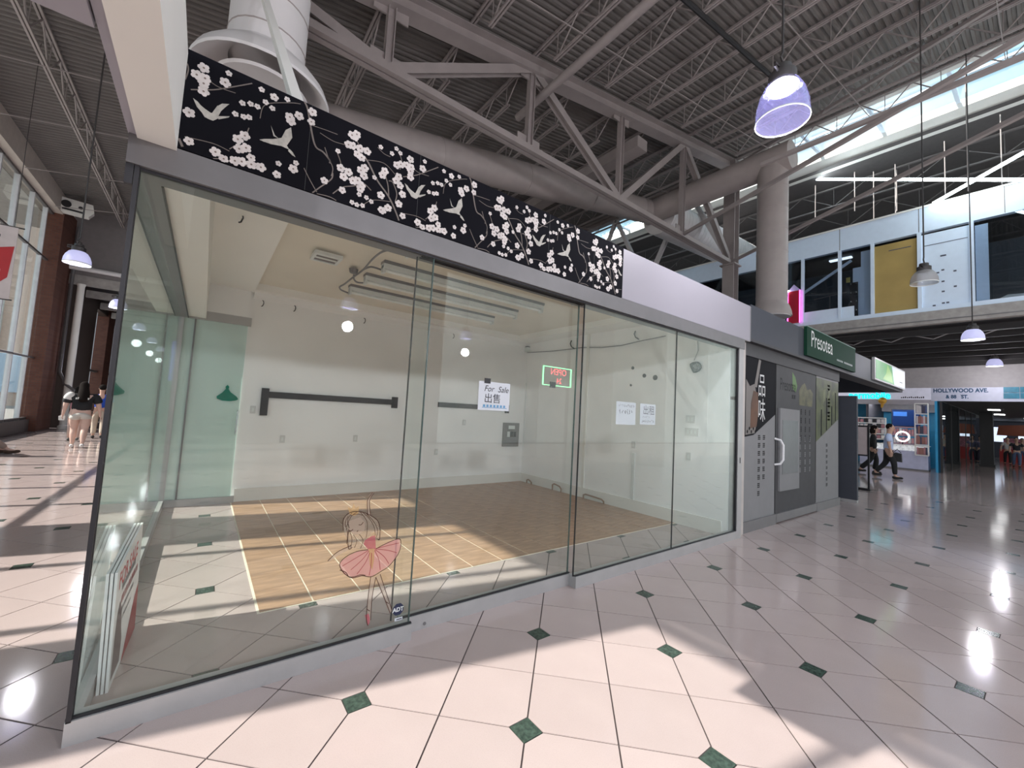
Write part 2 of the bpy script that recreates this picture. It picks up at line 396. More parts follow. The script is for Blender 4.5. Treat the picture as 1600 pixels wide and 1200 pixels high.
# transverse truss at the skylight line
t2 = thing('roof_truss', 'white-lit steel truss along the skylight edge behind the round column duct', 'truss', (17.05,0,0))
MB().ibeam((0,TY,12.25), (0,20.5,12.25), .3, .3).build('top_chord', M_STEEL, t2)
for i in range(3):
    y0 = TY + 4*i
    MB().ibeam((0,y0,ZB), (0,y0+2,12.1), .18, .16, .018, up=(1,0,0)).build('diagonal', M_DUCTW, t2)
    MB().ibeam((0,y0+2,12.1), (0,y0+4,ZB), .18, .16, .018, up=(1,0,0)).build('diagonal', M_DUCTW, t2)
# horizontal bracing
br = [((13.25,TY,ZB),(10.0,-3.8,ZB),'from the middle truss node'),((16.87,TY,ZB),(12.3,-3.8,ZB),'from the column node'),((11.15,1.6,ZB+.1),(11.15,-4,ZB+.1),'running straight between two braces'),((16.6,4.6,12.0),(13.2,-3.6,11.2),'high under the skylight edge')]
for a, b, w in br:
    MB().beam(a, b, .09, .09).build('brace', M_STEEL, label='square steel brace under the roof ' + w, cat='brace', group='roof braces')
MB().tube([(6.53,-6,9.62),(6.53,5.9,9.62)], .10, 12).tube([(6.53,1.3,9.62),(6.53,1.42,9.62)], .115, 12).build('roof_pipe', M_STEEL, smooth=True, label='thick grey pipe running under the roof joists', cat='pipe')
MB().tube([(5.2,1.39,rz(5.2)-1.0),(11.1,1.39,rz(11.1)-1.0)], .05, 8).build('roof_pipe', M_DARK, smooth=True, label='black pipe crossing below the roof joists by the large lamp', cat='pipe')
B(10.75,11.25,TY+.1,12,10.35,10.72).build('box_beam', M_STEEL, label='rectangular grey box beam under the deck behind the truss', cat='beam')

# ------------------------------------------------------------------ skylight and roof beyond
sk = thing('window_2', 'long sloping roof skylight letting in blue daylight', 'skylight', (0,0,0), kind='structure')
B(17.2,17.4,-14,20.6,12.55,13.2).build('curb', M_WHITE, sk)
B(20.75,20.95,-14,20.6,13.2,13.5).build('curb', M_WHITE, sk)
MB().add([(20.75,-14,13.2),(20.75,20.6,13.2),(21.35,20.6,12.86),(21.35,-14,12.86),(20.75,-14,13.25),(20.75,20.6,13.25),(21.35,20.6,12.90),(21.35,-14,12.90)], [(0,1,2,3),(7,6,5,4)]).build('light_well', M_WHITE, sk)
bm = MB().beam((17.3,0,13.15), (20.85,0,13.45), .10, .12).mesh('glazing_bar', M_BLUEW)
pm = MB().beam((17.3,0,13.25), (20.85,0,13.55), 1.95, .02).mesh('pane', M_WIN)
for k in range(17):
    o = obj('glazing_bar', bm, sk); o.location = (0, -13+2*k, 0)
    o = obj('pane', pm, sk); o.location = (0, -12+2*k, 0)
B(19.0,19.08,-14,20.6,13.25,13.33).build('glazing_bar', M_BLUEW, sk)
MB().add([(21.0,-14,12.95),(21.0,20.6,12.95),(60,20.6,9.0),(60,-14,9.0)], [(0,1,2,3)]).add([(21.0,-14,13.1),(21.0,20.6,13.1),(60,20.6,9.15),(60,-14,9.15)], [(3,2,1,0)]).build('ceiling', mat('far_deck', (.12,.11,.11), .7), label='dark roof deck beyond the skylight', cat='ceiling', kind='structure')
for k in range(4):
    x = 22.6 + 2.2*k
    joist(x, -6, 20, ORD[k] + ' dark open-web joist beyond the skylight', zt=12.95-.101*(x-21)-.05, depth=.9, pan=2.5, group='joists beyond the skylight', m=M_GREYW)
# end walls
bw = thing('wall_front', 'hall wall behind the viewer with dim shops below', 'wall', (0,-14,0), kind='structure')
B(-4.7,60,-.3,0,0,4.2).build('lower_wall', mat('back_shops', (.20,.17,.16), .7, var=.3, scale=.4), bw)
B(-4.7,60,-.3,0,4.2,14).build('upper_wall', M_GREYW, bw)
for k, e_ in enumerate((.15,.3,.45,.65,.8,.9,.9,.9)):
    B(9+6*k,14.95+6*k,0,.05,.02,8.4).build('fill_glow_panel', mat('fill_panel_glow_%d' % k, (.8,.85,.85), .4, emit=(.80,.92,.90), es=e_, var=.3, scale=.6), bw)  # unseen glowing panels added to brighten reflections in the right panes
B(59.7,60,-14,20,0,13).build('wall_right', M_GREYW, label='far right end wall of the hall', cat='wall', kind='structure')
wf = thing('wall_far', 'grey end wall high above the far end of the left concourse', 'wall', (0,20.6,0), kind='structure')
B(-4.7,30,0,.3,6.1,13.5).build('upper_wall', M_GREYW, wf)
B(.0,30,0,.3,0,6.1).build('lower_wall', M_GREYW, wf)
B(-4.7,.0,-.06,0,5.7,6.1).build('lintel', M_CONC, wf)
MB().tube([(-4.4,-.2,6.35),(0,-.2,6.35)], .10, 10).build('pipe', M_DUCTW, wf, smooth=True)
cb = thing('wall_far', 'dark corridor beyond the left concourse with narrow bright windows', 'wall', (0,21,0), kind='structure')
B(-4.9,-4.1,0,4.2,0,6.1).build('brown_wall', M_BROWN, cb)
B(-4.9,-4.15,7.6,9.4,0,6.1).build('brick_wall', M_BRICK, cb)
B(-4.9,-4.1,11.5,18,0,6.1).build('brick_wall', M_BRICK, cb)
B(-4.6,-4.2,4.2,11.5,5.6,6.1).build('window_head', M_BROWN, cb)
B(-4.6,-4.2,4.2,11.5,0,.4).build('window_sill', M_BROWN, cb)
B(-4.5,-4.35,4.2,11.5,2.5,2.6).build('transom', M_TRANS, cb)
B(-4.9,.3,18,18.2,0,6.1).build('end_wall', M_BROWN, cb)
B(-4.9,.3,0,18.2,6.1,6.2).build('lid', M_DARK, cb)
B(.0,.2,0,18,0,6.1).build('side_wall', M_GREYW, cb)
for y in (4.4,9.5):
    for k in range(3): B(-4.5,-4.4,y+.9*k,y+.09+.9*k,.4,5.6).build('frame', M_MULL, cb)
for k in range(4): B(-4.0,0,1+3*k,1.2+3*k,5.5,5.8).build('ceiling_beam', M_CONC, cb)
pc = thing('round_column', 'slim white column at the mouth of the far left corridor', 'column', (-3.85,20.3,0))
MB().lathe([(.0,0),(.15,0),(.15,.12),(.11,.15),(.11,5.6),(.13,5.65),(.13,5.7),(0,5.7)]).build('shaft', M_WHITE, pc, smooth=True)
MB().tube([(-4.15,20.45,8),(-4.15,20.45,2.2),(-3.95,20.3,1.75),(-3.62,20.0,1.5),(-3.6,20.0,.05)], .055, 8).build('conduit', M_ALUD, smooth=True, label='bent grey conduit pipe down the brick pier', cat='pipe')
sp = thing('loudspeaker', 'white wall box with two round black openings on the brick pier', 'loudspeaker', (-4.05,18.9,8.12), math.radians(8))
MB().prism([(-.42,-.2),(.42,-.2),(.55,.0),(.5,.28),(-.5,.3),(-.52,.1)], lambda a,b,d: (a,-d,b), .35).build('case', M_WHITE, sp)
MB().tube([(-.16,-.34,.08),(-.16,-.37,.08)], .13, 16).build('cone', M_DARK, sp); MB().tube([(.2,-.34,.05),(.2,-.37,.05)], .06, 12).build('cone', M_DARK, sp)
B(-.25,.28,-.37,-.345,-.14,-.08).build('slot', M_DARK, sp)

# ------------------------------------------------------------------ ducts
def seams(p0, p1, r, step, n=20):
    m = MB(); p0, p1 = Vector(p0), Vector(p1); L = (p1-p0).length; d = (p1-p0)/L; k = step/2
    while k < L:
        m.tube([p0+d*(k-.012), p0+d*(k+.012)], r+.006, n); k += step
    return m
DZ = 7.42
def dz(x): return DZ + RS*x
du = thing('air_duct', 'large round grey air duct climbing behind the glass unit with two branch arms', 'duct', (0,0,0))
R = .45
MB().tube([(.64,7,dz(.64)),(14.3,7,dz(14.3))], R, 24).build('main_run', M_DUCT, du, smooth=True)
for k in range(5): MB().tube([(1.9+2.9*k-.03,7,dz(1.9+2.9*k-.03)),(1.9+2.9*k+.03,7,dz(1.9+2.9*k+.03))], R+.012, 24).build('joint_band', M_DUCT, du, smooth=True)
def drop(x, y, zb, ye, seg, mm, lab, bs=1.):
    z = dz(x)
    MB().tube([(x,7.2,z),(x,ye,z)], R, 24).build('branch_arm', M_DUCT, du, smooth=True)
    MB().tube([(x,y,z-.2),(x,y,zb+.35)], .43, 28).build('drop_pipe', mm, du, smooth=True)
    k = zb+.6
    while k < z-.5:
        MB().tube([(x,y,k-.008),(x,y,k+.008)], .436, 28).build('pipe_seam', M_DUCT, du, smooth=True); k += seg
    MB().lathe([(.43+(r_-.43)*bs,z_) for r_, z_ in [(.43,.42),(.46,.36),(.60,.26),(.72,.12),(.77,.0),(.76,-.03),(.70,.02),(.58,.12),(.5,.2),(.40,.28)]], (x,y,zb), 36).build('diffuser_bell', M_DUCTW if bs == 1 else mm, du, smooth=True)
    MB().lathe([(0,.0),(.30,-.02),(.50,-.05),(.52,-.02),(.34,.12),(.12,.25),(0,.28)], (x,y,zb), 36).build('diffuser_cone', M_DUCTW, du, smooth=True)
drop(.64, 3.3, 5.5, 3.0, .42, M_DUCTW, 'left')
drop(14.3, 2.5, 5.05, 1.95, .7, M_DUCT, 'right', .35)
ds = thing('air_duct', 'ribbed white round duct beyond the truss near the skylight', 'duct', (0,0,0))
MB().tube([(14.9,7,dz(14.6)),(23,7,dz(14.6)+.4)], .75, 24).build('main_run', M_DUCTW, ds, smooth=True)
seams((14.9,7,dz(14.6)), (23,7,dz(14.6)+.4), .75, .25, 24).build('rib', M_DUCTW, ds, smooth=True)
p0 = Vector((.69,.10,3.38)); p1 = at(396,-60,'y',4.6)
MB().beam(p0, p0+(p1-p0)*1.0, .07, .05).build('hanger_strut', M_WHITE, label='slanting white strut rising from the black floral fascia', cat='strut')

# ------------------------------------------------------------------ the glass unit: shell
B(.82,6.6,4.85,5.0,0,3.36).build('wall_back', M_WALL, label='white back wall of the empty glass unit', cat='wall', kind='structure')
B(6.45,6.6,.12,4.85,0,3.36).build('wall_right', M_WALL, label='white right side wall of the empty glass unit', cat='wall', kind='structure')
B(.86,6.45,4.825,4.85,.0,.2).build('baseboard_back', M_WHITE, label='white baseboard along the back wall of the glass unit', cat='baseboard', kind='structure')
B(6.425,6.45,.2,4.825,.0,.2).build('baseboard_right', M_WHITE, label='white baseboard along the right wall of the glass unit', cat='baseboard', kind='structure')
ce = thing('ceiling', 'cream tray ceiling inside the glass unit', 'ceiling', (0,0,0), kind='structure')
B(.05,.86,.14,4.85,3.25,3.37).build('border', M_CEIL, ce); B(.86,6.45,.14,.7,3.25,3.37).build('border', M_CEIL, ce); B(6.0,6.45,.7,4.85,3.25,3.37).build('border', M_CEIL, ce); B(.86,6.0,4.62,4.85,3.25,3.37).build('border', M_CEIL, ce)
B(.86,6.0,.7,4.62,3.36,3.37).build('tray', mat('tray_cream', (.78,.72,.62), .7, var=.03, scale=2), ce)
MB().prism([(4.85,3.15),(4.85,3.25),(4.75,3.25),(4.78,3.20),(4.82,3.17)], lambda a,b,d: (.86+d,a,b), 5.58).build('cove', M_WALL, ce)
B(.05,.82,4.79,4.87,2.83,3.36).build('wall_back', M_WALL, label='white wall strip above the glass door of the unit', cat='wall', kind='structure')
B(.05,.30,.12,4.79,2.72,3.28).build('trim_3', M_WHITE, label='white boxed soffit above the left glass wall of the unit', cat='soffit', kind='structure')
# tan floor tiles
M_WOOD = mat('tan_tile', (.40,.245,.155), .35, var=.32, scale=5, bump=.05)
nt = M_WOOD.node_tree; nt.nodes['Noise Texture'].inputs['Detail'].default_value = 8
mp = nt.nodes.new('ShaderNodeMapping'); mp.inputs['Scale'].default_value = (.5,3,1); nt.links.new(nt.nodes['Texture Coordinate'].outputs['Object'], mp.inputs[0]); nt.links.new(mp.outputs[0], nt.nodes['Noise Texture'].inputs[0])
fw = B(.82,6.45,.9,4.85,-.003,.004).build('floor', mat('tan_grout', (.72,.66,.56), .8), label='tan tile floor inside the glass unit', cat='floor', kind='structure')
nx, ny = 15, 10; tw, th = (6.43-.83)/nx, (4.82-.91)/ny
wm = B(.0065,tw-.0065,.001,th-.001,0,.004).mesh('tile', M_WOOD)
for i in range(nx):
    for j in range(ny):
        o = obj('tile', wm, fw); o.location = (.83+i*tw, .91+j*th, .004)

# front sill, header, glass
def sill(x0, x1, y0, y1, name, label):
    s = thing('glass_rail', label, 'rail', (x0,y0,0), group='floor rails of the glass unit')
    B(0,x1-x0,0,y1-y0,0,.105).build('channel', M_ALU, s); B(.0,x1-x0,.012,.03,.105,.115).build('gasket', M_BLACK, s)
    return s
sill(0,1.64,0,.09,'','grey metal floor rail under the leftmost front pane')
sill(1.60,3.27,.09,.17,'','grey metal floor rail under the set-back sliding pane')
sill(3.25,6.47,.0,.09,'','long grey metal floor rail under the two right panes')
B(-.005,.045,.09,4.78,0,.10).build('glass_rail', M_ALU, label='grey metal floor rail under the left side glass wall', cat='rail', group='floor rails of the glass unit')
MB().tube([(1.78,.086,.035),(1.78,.096,.035)], .012, 10).build('rail_bolt', M_ALUD, label='small round bolt on the set-back floor rail', cat='bolt')
h = thing('header_channel', 'grey metal header channel above the front panes', 'channel', (0,0,0))
B(-.03,6.62,-.01,.18,2.70,2.845).build('channel', M_ALUD, h); B(.0,6.5,.015,.035,2.685,2.70).build('gasket', M_BLACK, h)
for k in range(2): B(1.55,3.3,.08+.03*k,.09+.03*k,2.692,2.70).build('track', M_BLACK, h)
hl = thing('header_channel', 'metal header track above the left side glass wall', 'channel', (0,0,0))
B(-.0,.09,.18,4.8,2.70,2.80).build('channel', M_ALUD, hl); B(.09,.10,.18,4.8,2.695,2.705).build('gasket', M_BLACK, hl)
def pane(x0, x1, y, label, m=M_GLASS, post=None):
    p = thing('glass_screen', label, 'glass pane', (x0,y,.105), group='front panes of the glass unit')
    B(0,x1-x0,-.006,.006,0,2.60).build('glass', m, p)
    for e in post or []:
        B(e-.003,e+.003,-.0075,.0075,0,2.60).build('edge_strip', M_BLACK if e < .02 else mat('glass_edge', (.05,.09,.085), .3), p)
    return p
pane(.02,1.63,.03,'leftmost front glass pane with the ballerina decal', post=[.0, 1.605])
pane(1.53,3.26,.12,'set-back sliding front glass pane with the for-sale paper', post=[.004, 1.725])
pane(3.235,4.865,.03,'front glass pane third from the corner', post=[.004])
pane(4.872,6.47,.03,'rightmost front glass pane beside the metal post', post=[.0])
gp = thing('glass_screen', 'glass wall along the left side of the unit', 'glass pane', (.015,.02,.1))
B(-.006,.006,0,2.40,0,2.60).build('glass', M_GLASS2, gp); B(-.006,.006,2.42,4.76,0,2.60).build('glass', M_GLASS2, gp)
B(-.012,.006,-.02,-.006,-.0,2.60).build('corner_strip', M_BLACK, gp)
po = thing('metal_post', 'grey metal post at the right end of the glass front', 'post', (6.47,0,0))
B(0,.13,0,.12,0,2.70).build('jamb', M_ALU, po); B(-.02,.0,.01,.05,.105,2.70).build('gasket', M_BLACK, po); B(.13,.34,.06,.12,0,2.84).build('cover_strip', mat('beige_strip', (.50,.46,.43), .5), po)
MB().box(.06,.07,-.006,.0,1.05,1.13).build('lock', M_BLACK, po)
# left rear glass door
dr = thing('door_1', 'greenish glass door at the back left corner of the unit', 'door', (0,4.83,0), kind='structure')
B(.06,.86,-.05,.05,2.70,2.83).build('header', M_ALU, dr); B(.02,.86,-.04,.04,.0,.10).build('bottom_rail', M_ALU, dr)
B(.0,.05,-.04,.04,.0,2.72).build('jamb', M_ALU, dr); B(.17,.19,-.03,.03,.1,2.70).build('stile', M_ALUD, dr)
B(.05,.82,-.006,.006,.1,2.70).build('glass', glass('door_glass', (.84,.93,.90), haze=.6, hazecol=(.75,.88,.84)), dr)
MB().tube([(.795,-.05,1.04),(.795,-.09,1.06),(.80,-.09,1.38),(.80,-.05,1.40)], .013, 8).build('handle', mat('chrome', (.7,.7,.72), .2, 1.), dr, smooth=True)
sp_ = MB(); pts = []
for a, b in [(0,.17),(.03,.14),(.02,.11),(.06,.06),(.16,.0),(.19,-.04),(.15,-.06),(.05,-.075),(-.06,-.07),(-.14,-.045),(-.15,-.01),(-.07,.05),(-.02,.11),(-.03,.14)]: pts.append((a*.8,b))
sp_.prism(pts, lambda a,b,d: (.64+a, 4.795-d, 1.60+b), .006)
sp_.build('door_decal', film('teal_print', (.0,.30,.22), .92), label='teal dress-shaped decal on the glass door', cat='decal')

# fascia
fa = thing('fascia', 'white fascia boxes above the glass front', 'fascia', (0,0,0))
B(0,6.8,.03,.14,2.845,3.37).build('backing', M_WHITE, fa)
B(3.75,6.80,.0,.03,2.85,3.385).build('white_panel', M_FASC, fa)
B(6.80,6.83,.0,.03,2.85,3.385).build('panel_joint', M_ALUD, fa)
B(3.75,6.8,.0,.06,2.845,2.852).build('lip', M_ALU, fa)
rf = B(.0,6.8,.14,5.0,3.37,3.40).build('roof_panel', M_GREYW, fa)
bf = thing('floral_fascia', 'black fascia panel printed with white blossoms and cranes', 'fascia', (0,0,0))
M_FB = mat('black_print', (.005,.005,.008), .85, spec=.12)
B(.15,3.75,-.012,.03,2.85,3.385).build('panel', M_FB, bf); B(.13,.15,-.012,.3,2.85,3.385).build('end_cap', M_FB, bf)
for x in (.74,1.45,2.7,3.3): B(x,x+.002,-.0128,-.012,2.85,3.385).build('seam', mat('seam_grey', (.05,.05,.05), .5), bf)
PER = 1.157; YP = -.0135
FL = [(65,350),(320,485),(350,480),(185,535),(210,500),(195,570),(232,585),(155,528),(75,580),(108,605),(298,545),(325,550),(372,568),(415,585),(355,605),(380,625),(570,600),(598,570),(622,598),(685,637),(600,672),(625,668),(660,672),(690,685),(685,710),(762,695),(775,650),(685,748),(500,560),(195,690),(250,690),(298,715),(268,745),(205,745),(400,690),(375,705),(395,740),(510,735),(525,710),(460,750),(325,770),(355,768),(380,800),(372,820),(195,810),(100,750),(60,785),(108,800),(90,830),(95,870),(12,700),(12,780),(595,770),(612,745),(620,800),(635,855),(612,915),(365,855),(500,860),(410,875),(440,900),(320,905),(350,920),(385,925),(275,910),(545,940),(510,955),(500,985),(810,960),(835,940),(815,1005),(840,998),(730,1030),(705,1055),(690,1065),(720,1085),(800,1065),(825,1065),(860,1075),(895,1085),(855,1110),(875,1125),(1035,820),(1005,850),(1000,830),(1085,795),(895,710),(990,745),(800,840),(830,850),(850,850),(855,785),(825,785),(880,795),(910,770),(935,795),(1025,1050),(1015,1080),(960,1060)]
def z2(a, b): p = at(470+a/4, 90+b/4, 'y', YP); return p.x, p.z
fl_, cen, brn = MB(), MB(), MB()
seen = []
small = {(232,585),(570,600),(598,570),(622,598),(775,650),(500,560),(460,750),(12,780),(365,855),(410,875),(440,900),(320,905),(350,920),(385,925),(275,910),(895,710),(990,745),(800,840),(830,850),(850,850),(855,785),(825,785),(880,795),(910,770),(935,795),(1025,1050),(960,1060)}
FN = [0]
def flower(x, z, r, rot):
    FN[0] += 1; y0_ = YP - 3e-5*8*(FN[0] % 9)
    if not (.15+r*.4 < x < 3.75-r*.4 and 2.85+r*.3 < z < 3.385-r*.3): return
    for k in range(5):
        a = rot + 2*PI*k/5; cx, cz = x+math.cos(a)*r*.55, z+math.sin(a)*r*.55
        P = []
        for i in range(7):
            t_ = 2*PI*i/7; P.append((cx+math.cos(t_)*r*.44, y0_-3e-5*(k+1), cz+math.sin(t_)*r*.44))
        fl_.add([(min(3.748,max(.152,p[0])), p[1], min(3.383,max(2.852,p[2]))) for p in P], [tuple(range(7))])
    fl_.add([(x+math.cos(2*PI*i/7)*r*.5, y0_, z+math.sin(2*PI*i/7)*r*.5) for i in range(7)], [tuple(range(7))])
    cen.add([(x+math.cos(2*PI*i/7)*r*.2, y0_-3e-5*7, z+math.sin(2*PI*i/7)*r*.2) for i in range(7)], [tuple(range(7))])
def ribbon(m, pts, w, y=YP+.0004):
    for (a, b), (c_, d) in zip(pts, pts[1:]):
        if not (.15 < a < 3.75 and .15 < c_ < 3.75 and 2.85 < b < 3.385 and 2.85 < d < 3.385): continue
        n = Vector((d-b, a-c_)); n = n.normalized()*w/2 if n.length else n
        m.add([(a+n.x,y,b+n.y),(a-n.x,y,b-n.y),(c_-n.x,y,d-n.y),(c_+n.x,y,d+n.y)], [(0,1,2,3)])
def smoothpts(pts, n=5):
    out = []
    for i in range(len(pts)-1):
        p0_ = Vector(pts[max(i-1,0)]); p1_ = Vector(pts[i]); p2_ = Vector(pts[i+1]); p3_ = Vector(pts[min(i+2,len(pts)-1)])
        for k in range(n):
            s_ = k/n; out.append(tuple(.5*((2*p1_)+(p2_-p0_)*s_+(2*p0_-5*p1_+4*p2_-p3_)*s_*s_+(3*p1_-p0_-3*p2_+p3_)*s_**3)))
    out.append(tuple(pts[-1])); return out
BRS = [([(0,240),(40,310),(60,420),(90,550),(140,590),(180,640),(180,660)],.010),([(400,620),(430,670),(480,770),(550,870),(600,980),(625,1060)],.011),([(550,870),(545,800),(530,740)],.007),([(590,900),(600,850),(575,780),(550,770)],.007),([(0,860),(60,850),(120,810),(190,760),(200,720)],.007),([(200,850),(260,810),(340,800),(380,780)],.006),([(600,560),(630,640),(620,700)],.006),([(640,745),(720,735),(780,715),(860,685)],.006),([(100,850),(180,870),(230,900),(260,930)],.005),([(420,640),(520,660),(590,730)],.004),([(390,920),(450,890),(560,900)],.004),([(890,850),(910,780),(1000,760),(1040,760)],.004),([(60,420),(150,450),(230,480)],.004),([(620,970),(720,990),(780,1020)],.004),([(900,1130),(960,1160),(1040,1180)],.005)]
CR1 = [[(648,785),(665,800),(690,838),(705,850),(700,858),(680,850),(662,825)], [(735,812),(752,798),(778,797),(765,812),(748,835),(735,850)], [(705,848),(735,845),(742,868),(720,884),(700,876)], [(650,790),(690,830),(715,850),(735,810),(775,800),(750,830),(735,870),(710,880),(690,870)], [(735,860),(780,855),(775,862),(740,875)]]
CR2 = [[(888,953),(905,948),(940,944),(968,936),(960,952),(930,962),(905,962)], [(1000,985),(1012,1000),(1022,1022),(1010,1015),(994,995)], [(890,955),(940,945),(970,935),(985,895),(1005,880),(1010,930),(990,970),(1000,990),(970,975),(930,970)], [(930,880),(945,925),(960,940),(940,930)]]
for k in range(-2, 3):
    for f in FL:
        x, z = z2(*f)
        if not (.90 < x < .90+PER): continue
        flower(x+k*PER, z, .017 if f in small else .028, (f[0]*7+f[1]) % 6)
    for pts, w in BRS + [([(120,470),(200,520),(260,540),(330,560)],.004),([(230,600),(250,660),(240,700)],.005),([(300,720),(350,760),(400,790),(440,830)],.005),([(700,690),(740,720),(800,740)],.004),([(780,1010),(830,960),(850,900)],.005),([(660,1080),(740,1060),(830,1080),(900,1100)],.005),([(480,560),(520,600),(560,620)],.004),([(300,480),(350,520),(380,590)],.005),([(150,560),(170,620),(200,690),(190,740)],.005),([(20,690),(60,770),(100,840)],.005)]:
        ribbon(brn, [(a+k*PER, b) for a, b in smoothpts([z2(*p) for p in pts])], w)
    for polys in (CR1, CR2):
        crn = MB()
        for iP, P in enumerate(polys):
            Q = [(z2(*p)[0]+k*PER, YP-.0025-4e-5*iP, z2(*p)[1]) for p in P]
            if all(.16 < a[0] < 3.74 for a in Q): crn.add(Q, [tuple(range(len(Q)))])
        if crn.v: crn.build('crane_print', mat('crane_grey', (.42,.40,.36), .6, var=.2, scale=40), bf)
    for f in [(x_, z_) for x_, z_ in ((.95,2.93),(1.2,2.89),(1.35,2.90),(1.5,2.87),(1.75,2.885),(1.62,2.93),(1.0,3.30),(1.7,3.33),(1.9,3.28),(2.0,2.95))]:
        flower(f[0]+k*PER, f[1], .024, f[0]*9)
fl_.build('blossom_print', mat('blossom_white', (.62,.57,.55), .6, var=.12, scale=30), bf, kind='stuff'); cen.build('blossom_centre_print', mat('blossom_centre', (.20,.15,.13), .6), bf, kind='stuff')
brn.build('branch_print', mat('branch_taupe', (.17,.14,.125), .6), bf, kind='stuff')

# overhead beam toward the camera and neighbouring fascia
ob = thing('overhead_beam', 'white boxed beam running overhead from the fascia corner', 'beam', (0,0,0))
B(-.0,.15,-1.7,.0,2.83,3.36).build('box', M_WHITE, ob); B(-.035,-.002,-1.7,.0,2.845,3.30).build('side_strip', M_FASC, ob)
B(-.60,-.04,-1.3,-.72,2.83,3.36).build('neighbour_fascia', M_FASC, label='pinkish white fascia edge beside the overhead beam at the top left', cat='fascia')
MB().box(-.03,.0,.0,.03,2.60,2.84).build('corner_bracket', M_BLACK, label='torn black corner strip under the overhead beam', cat='bracket')

# ------------------------------------------------------------------ inside the unit
ZT = 3.2
tp = [at(u, v, 'z', 3.22) for u, v in ((635,400),(597,425),(569,443),(545,459))]
names = ['nearest the front glass','second from the front glass','third from the front glass','farthest from the front glass']
M_FIX = mat('fixture_white', (.70,.73,.72), .4); M_TUBE = mat('tube_white', (.85,.87,.85), .3)
for p, nme in zip(tp, names):
    f = thing('tube_fixture', 'long unlit tube light fixture on the unit ceiling, ' + nme, 'light', (p.x,p.y,3.36), group='ceiling tube fixtures')
    B(0,2.6,-.07,.07,-.035,0).build('base', M_ALUD, f); B(0,2.6,-.05,.05,-.09,-.035).build('housing', M_FIX, f); B(.0,.03,-.04,.04,-.15,-.06).build('socket', M_FIX, f); B(2.57,2.6,-.04,.04,-.15,-.06).build('socket', M_FIX, f)
    MB().tube([(.03,-.0,-.115),(2.57,-.0,-.115)], .018, 8).build('tube', M_TUBE, f, smooth=True)
cz = 3.25
hub = at(552,430,'z',cz)
c1 = thing('flexible_conduit', 'grey flexible conduits feeding the tube fixtures from one ceiling box', 'conduit', (0,0,0))
MB().lathe([(0,.0),(.05,0),(.06,.05),(0,.05)], (hub.x,hub.y,3.28), 10).build('junction_box', M_ALUD, c1)
for uv in (((634,398),(617,391),(598,393),(582,405),(568,421),(552,433),(538,444),(531,448),(533,453),(545,458)), ((568,421),(580,417),(597,422)), ((553,430),(553,436),(558,441),(568,442))):
    MB().tube([at(a_, b_, 'z', 3.27) for a_, b_ in smoothpts(list(uv), 4)], .012, 6).build('hose', M_ALUD, c1, smooth=True)
v = at(510,403,'z',3.3)
vn = thing('ceiling_vent', 'square white ceiling air vent inside the unit', 'vent', (v.x,v.y,3.32))
for s_ in (0, 1):
    B(-.15,.15,-.15+.27*s_,-.12+.27*s_,-.04,0).build('frame', M_FIX, vn); B(-.15+.27*s_,-.12+.27*s_,-.12,.12,-.04,0).build('frame', M_FIX, vn)
for k in range(4): MB().beam((-.12,-.09+.06*k,-.02), (.12,-.09+.06*k,-.02), .045, .006, (0,.5,1)).build('louver', M_ALUD if k % 2 else M_FIX, vn)
def hook(x, y, z, lab):
    MB().tube([(x,y,z+.05),(x+.012,y-.02,z+.04),(x+.018,y-.035,z),(x+.004,y-.04,z-.045),(x-.012,y-.03,z-.05)], .007, 6).build('wall_hook', M_DARK, smooth=True, label=lab, cat='hook', group='small black hooks')
for u, vv, lab in ((410,474,'small dark hook high on the back wall nearest the glass door'),(460,482,'small dark hook high on the back wall, second from the door'),(569,501,'small dark hook high on the back wall below the tube fixtures'),(708,525,'small dark hook high on the back wall right of the pane edge')):
    p = at(u, vv, 'y', 4.82); hook(p.x, 4.84, p.z, lab)
p = at(376,340,'z',3.24); hook(p.x, p.y, 3.23, 'small dark hook hanging from the unit ceiling border')
bars = thing('display_rail', 'black wall rail with a tall left bracket on the back wall', 'rail', (1.09,4.85,1.33))
B(0,.10,-.06,0,0,.43).build('bracket', M_BLACK, bars); B(.10,2.12,-.04,-.005,.28,.38).build('bar', M_BLACK, bars); B(2.12,2.22,-.06,0,.22,.43).build('bracket', M_BLACK, bars)
b2 = thing('display_rail', 'shorter black wall rail behind the for-sale paper', 'rail', (4.18,4.85,1.62))
B(0,1.7,-.04,-.005,0,.10).build('bar', M_BLACK, b2); B(1.70,1.78,-.06,0,-.05,.13).build('bracket', M_BLACK, b2)
def plate(x, y, z, lab, axis='y', n=1):
    o = thing('wall_outlet', lab, 'outlet', (x,y,z), 0 if axis == 'y' else -PI/2, 'white wall plates')
    B(-.037*n,.037*n,-.010,0,-.06,.06).build('plate', mat('plate_grey_white', (.62,.63,.62), .4), o)
    for k in range(n): B(-.014+(k-(n-1)/2)*.06,.014+(k-(n-1)/2)*.06,-.011,-.008,-.03,.03).build('socket', M_FIX, o)
for u, vv, lab in ((441,686,'white outlet plate low under the left end of the black rail'),(555,685,'white outlet plate low under the middle of the black rail'),(681,706,'white outlet plate low right of the sliding pane edge'),(395,640,'white switch plate beside the glass door'),(725,660,'small white plate between rail and electrical panel')):
    p = at(u, vv, 'y', 4.85); plate(max(p.x,.95), 4.85, p.z, lab)
for u, vv, lab, n in ((1079,655,'upper white double switch plate on the right wall',2),(1081,675,'lower white triple switch plate on the right wall',3),(1076,713,'single white outlet plate on the right wall below the switches',1),(990,695,'white outlet plate on the right wall under the papers',1)):
    p = at(u, vv, 'x', 6.45); plate(6.45, p.y, p.z, lab, 'x', n)
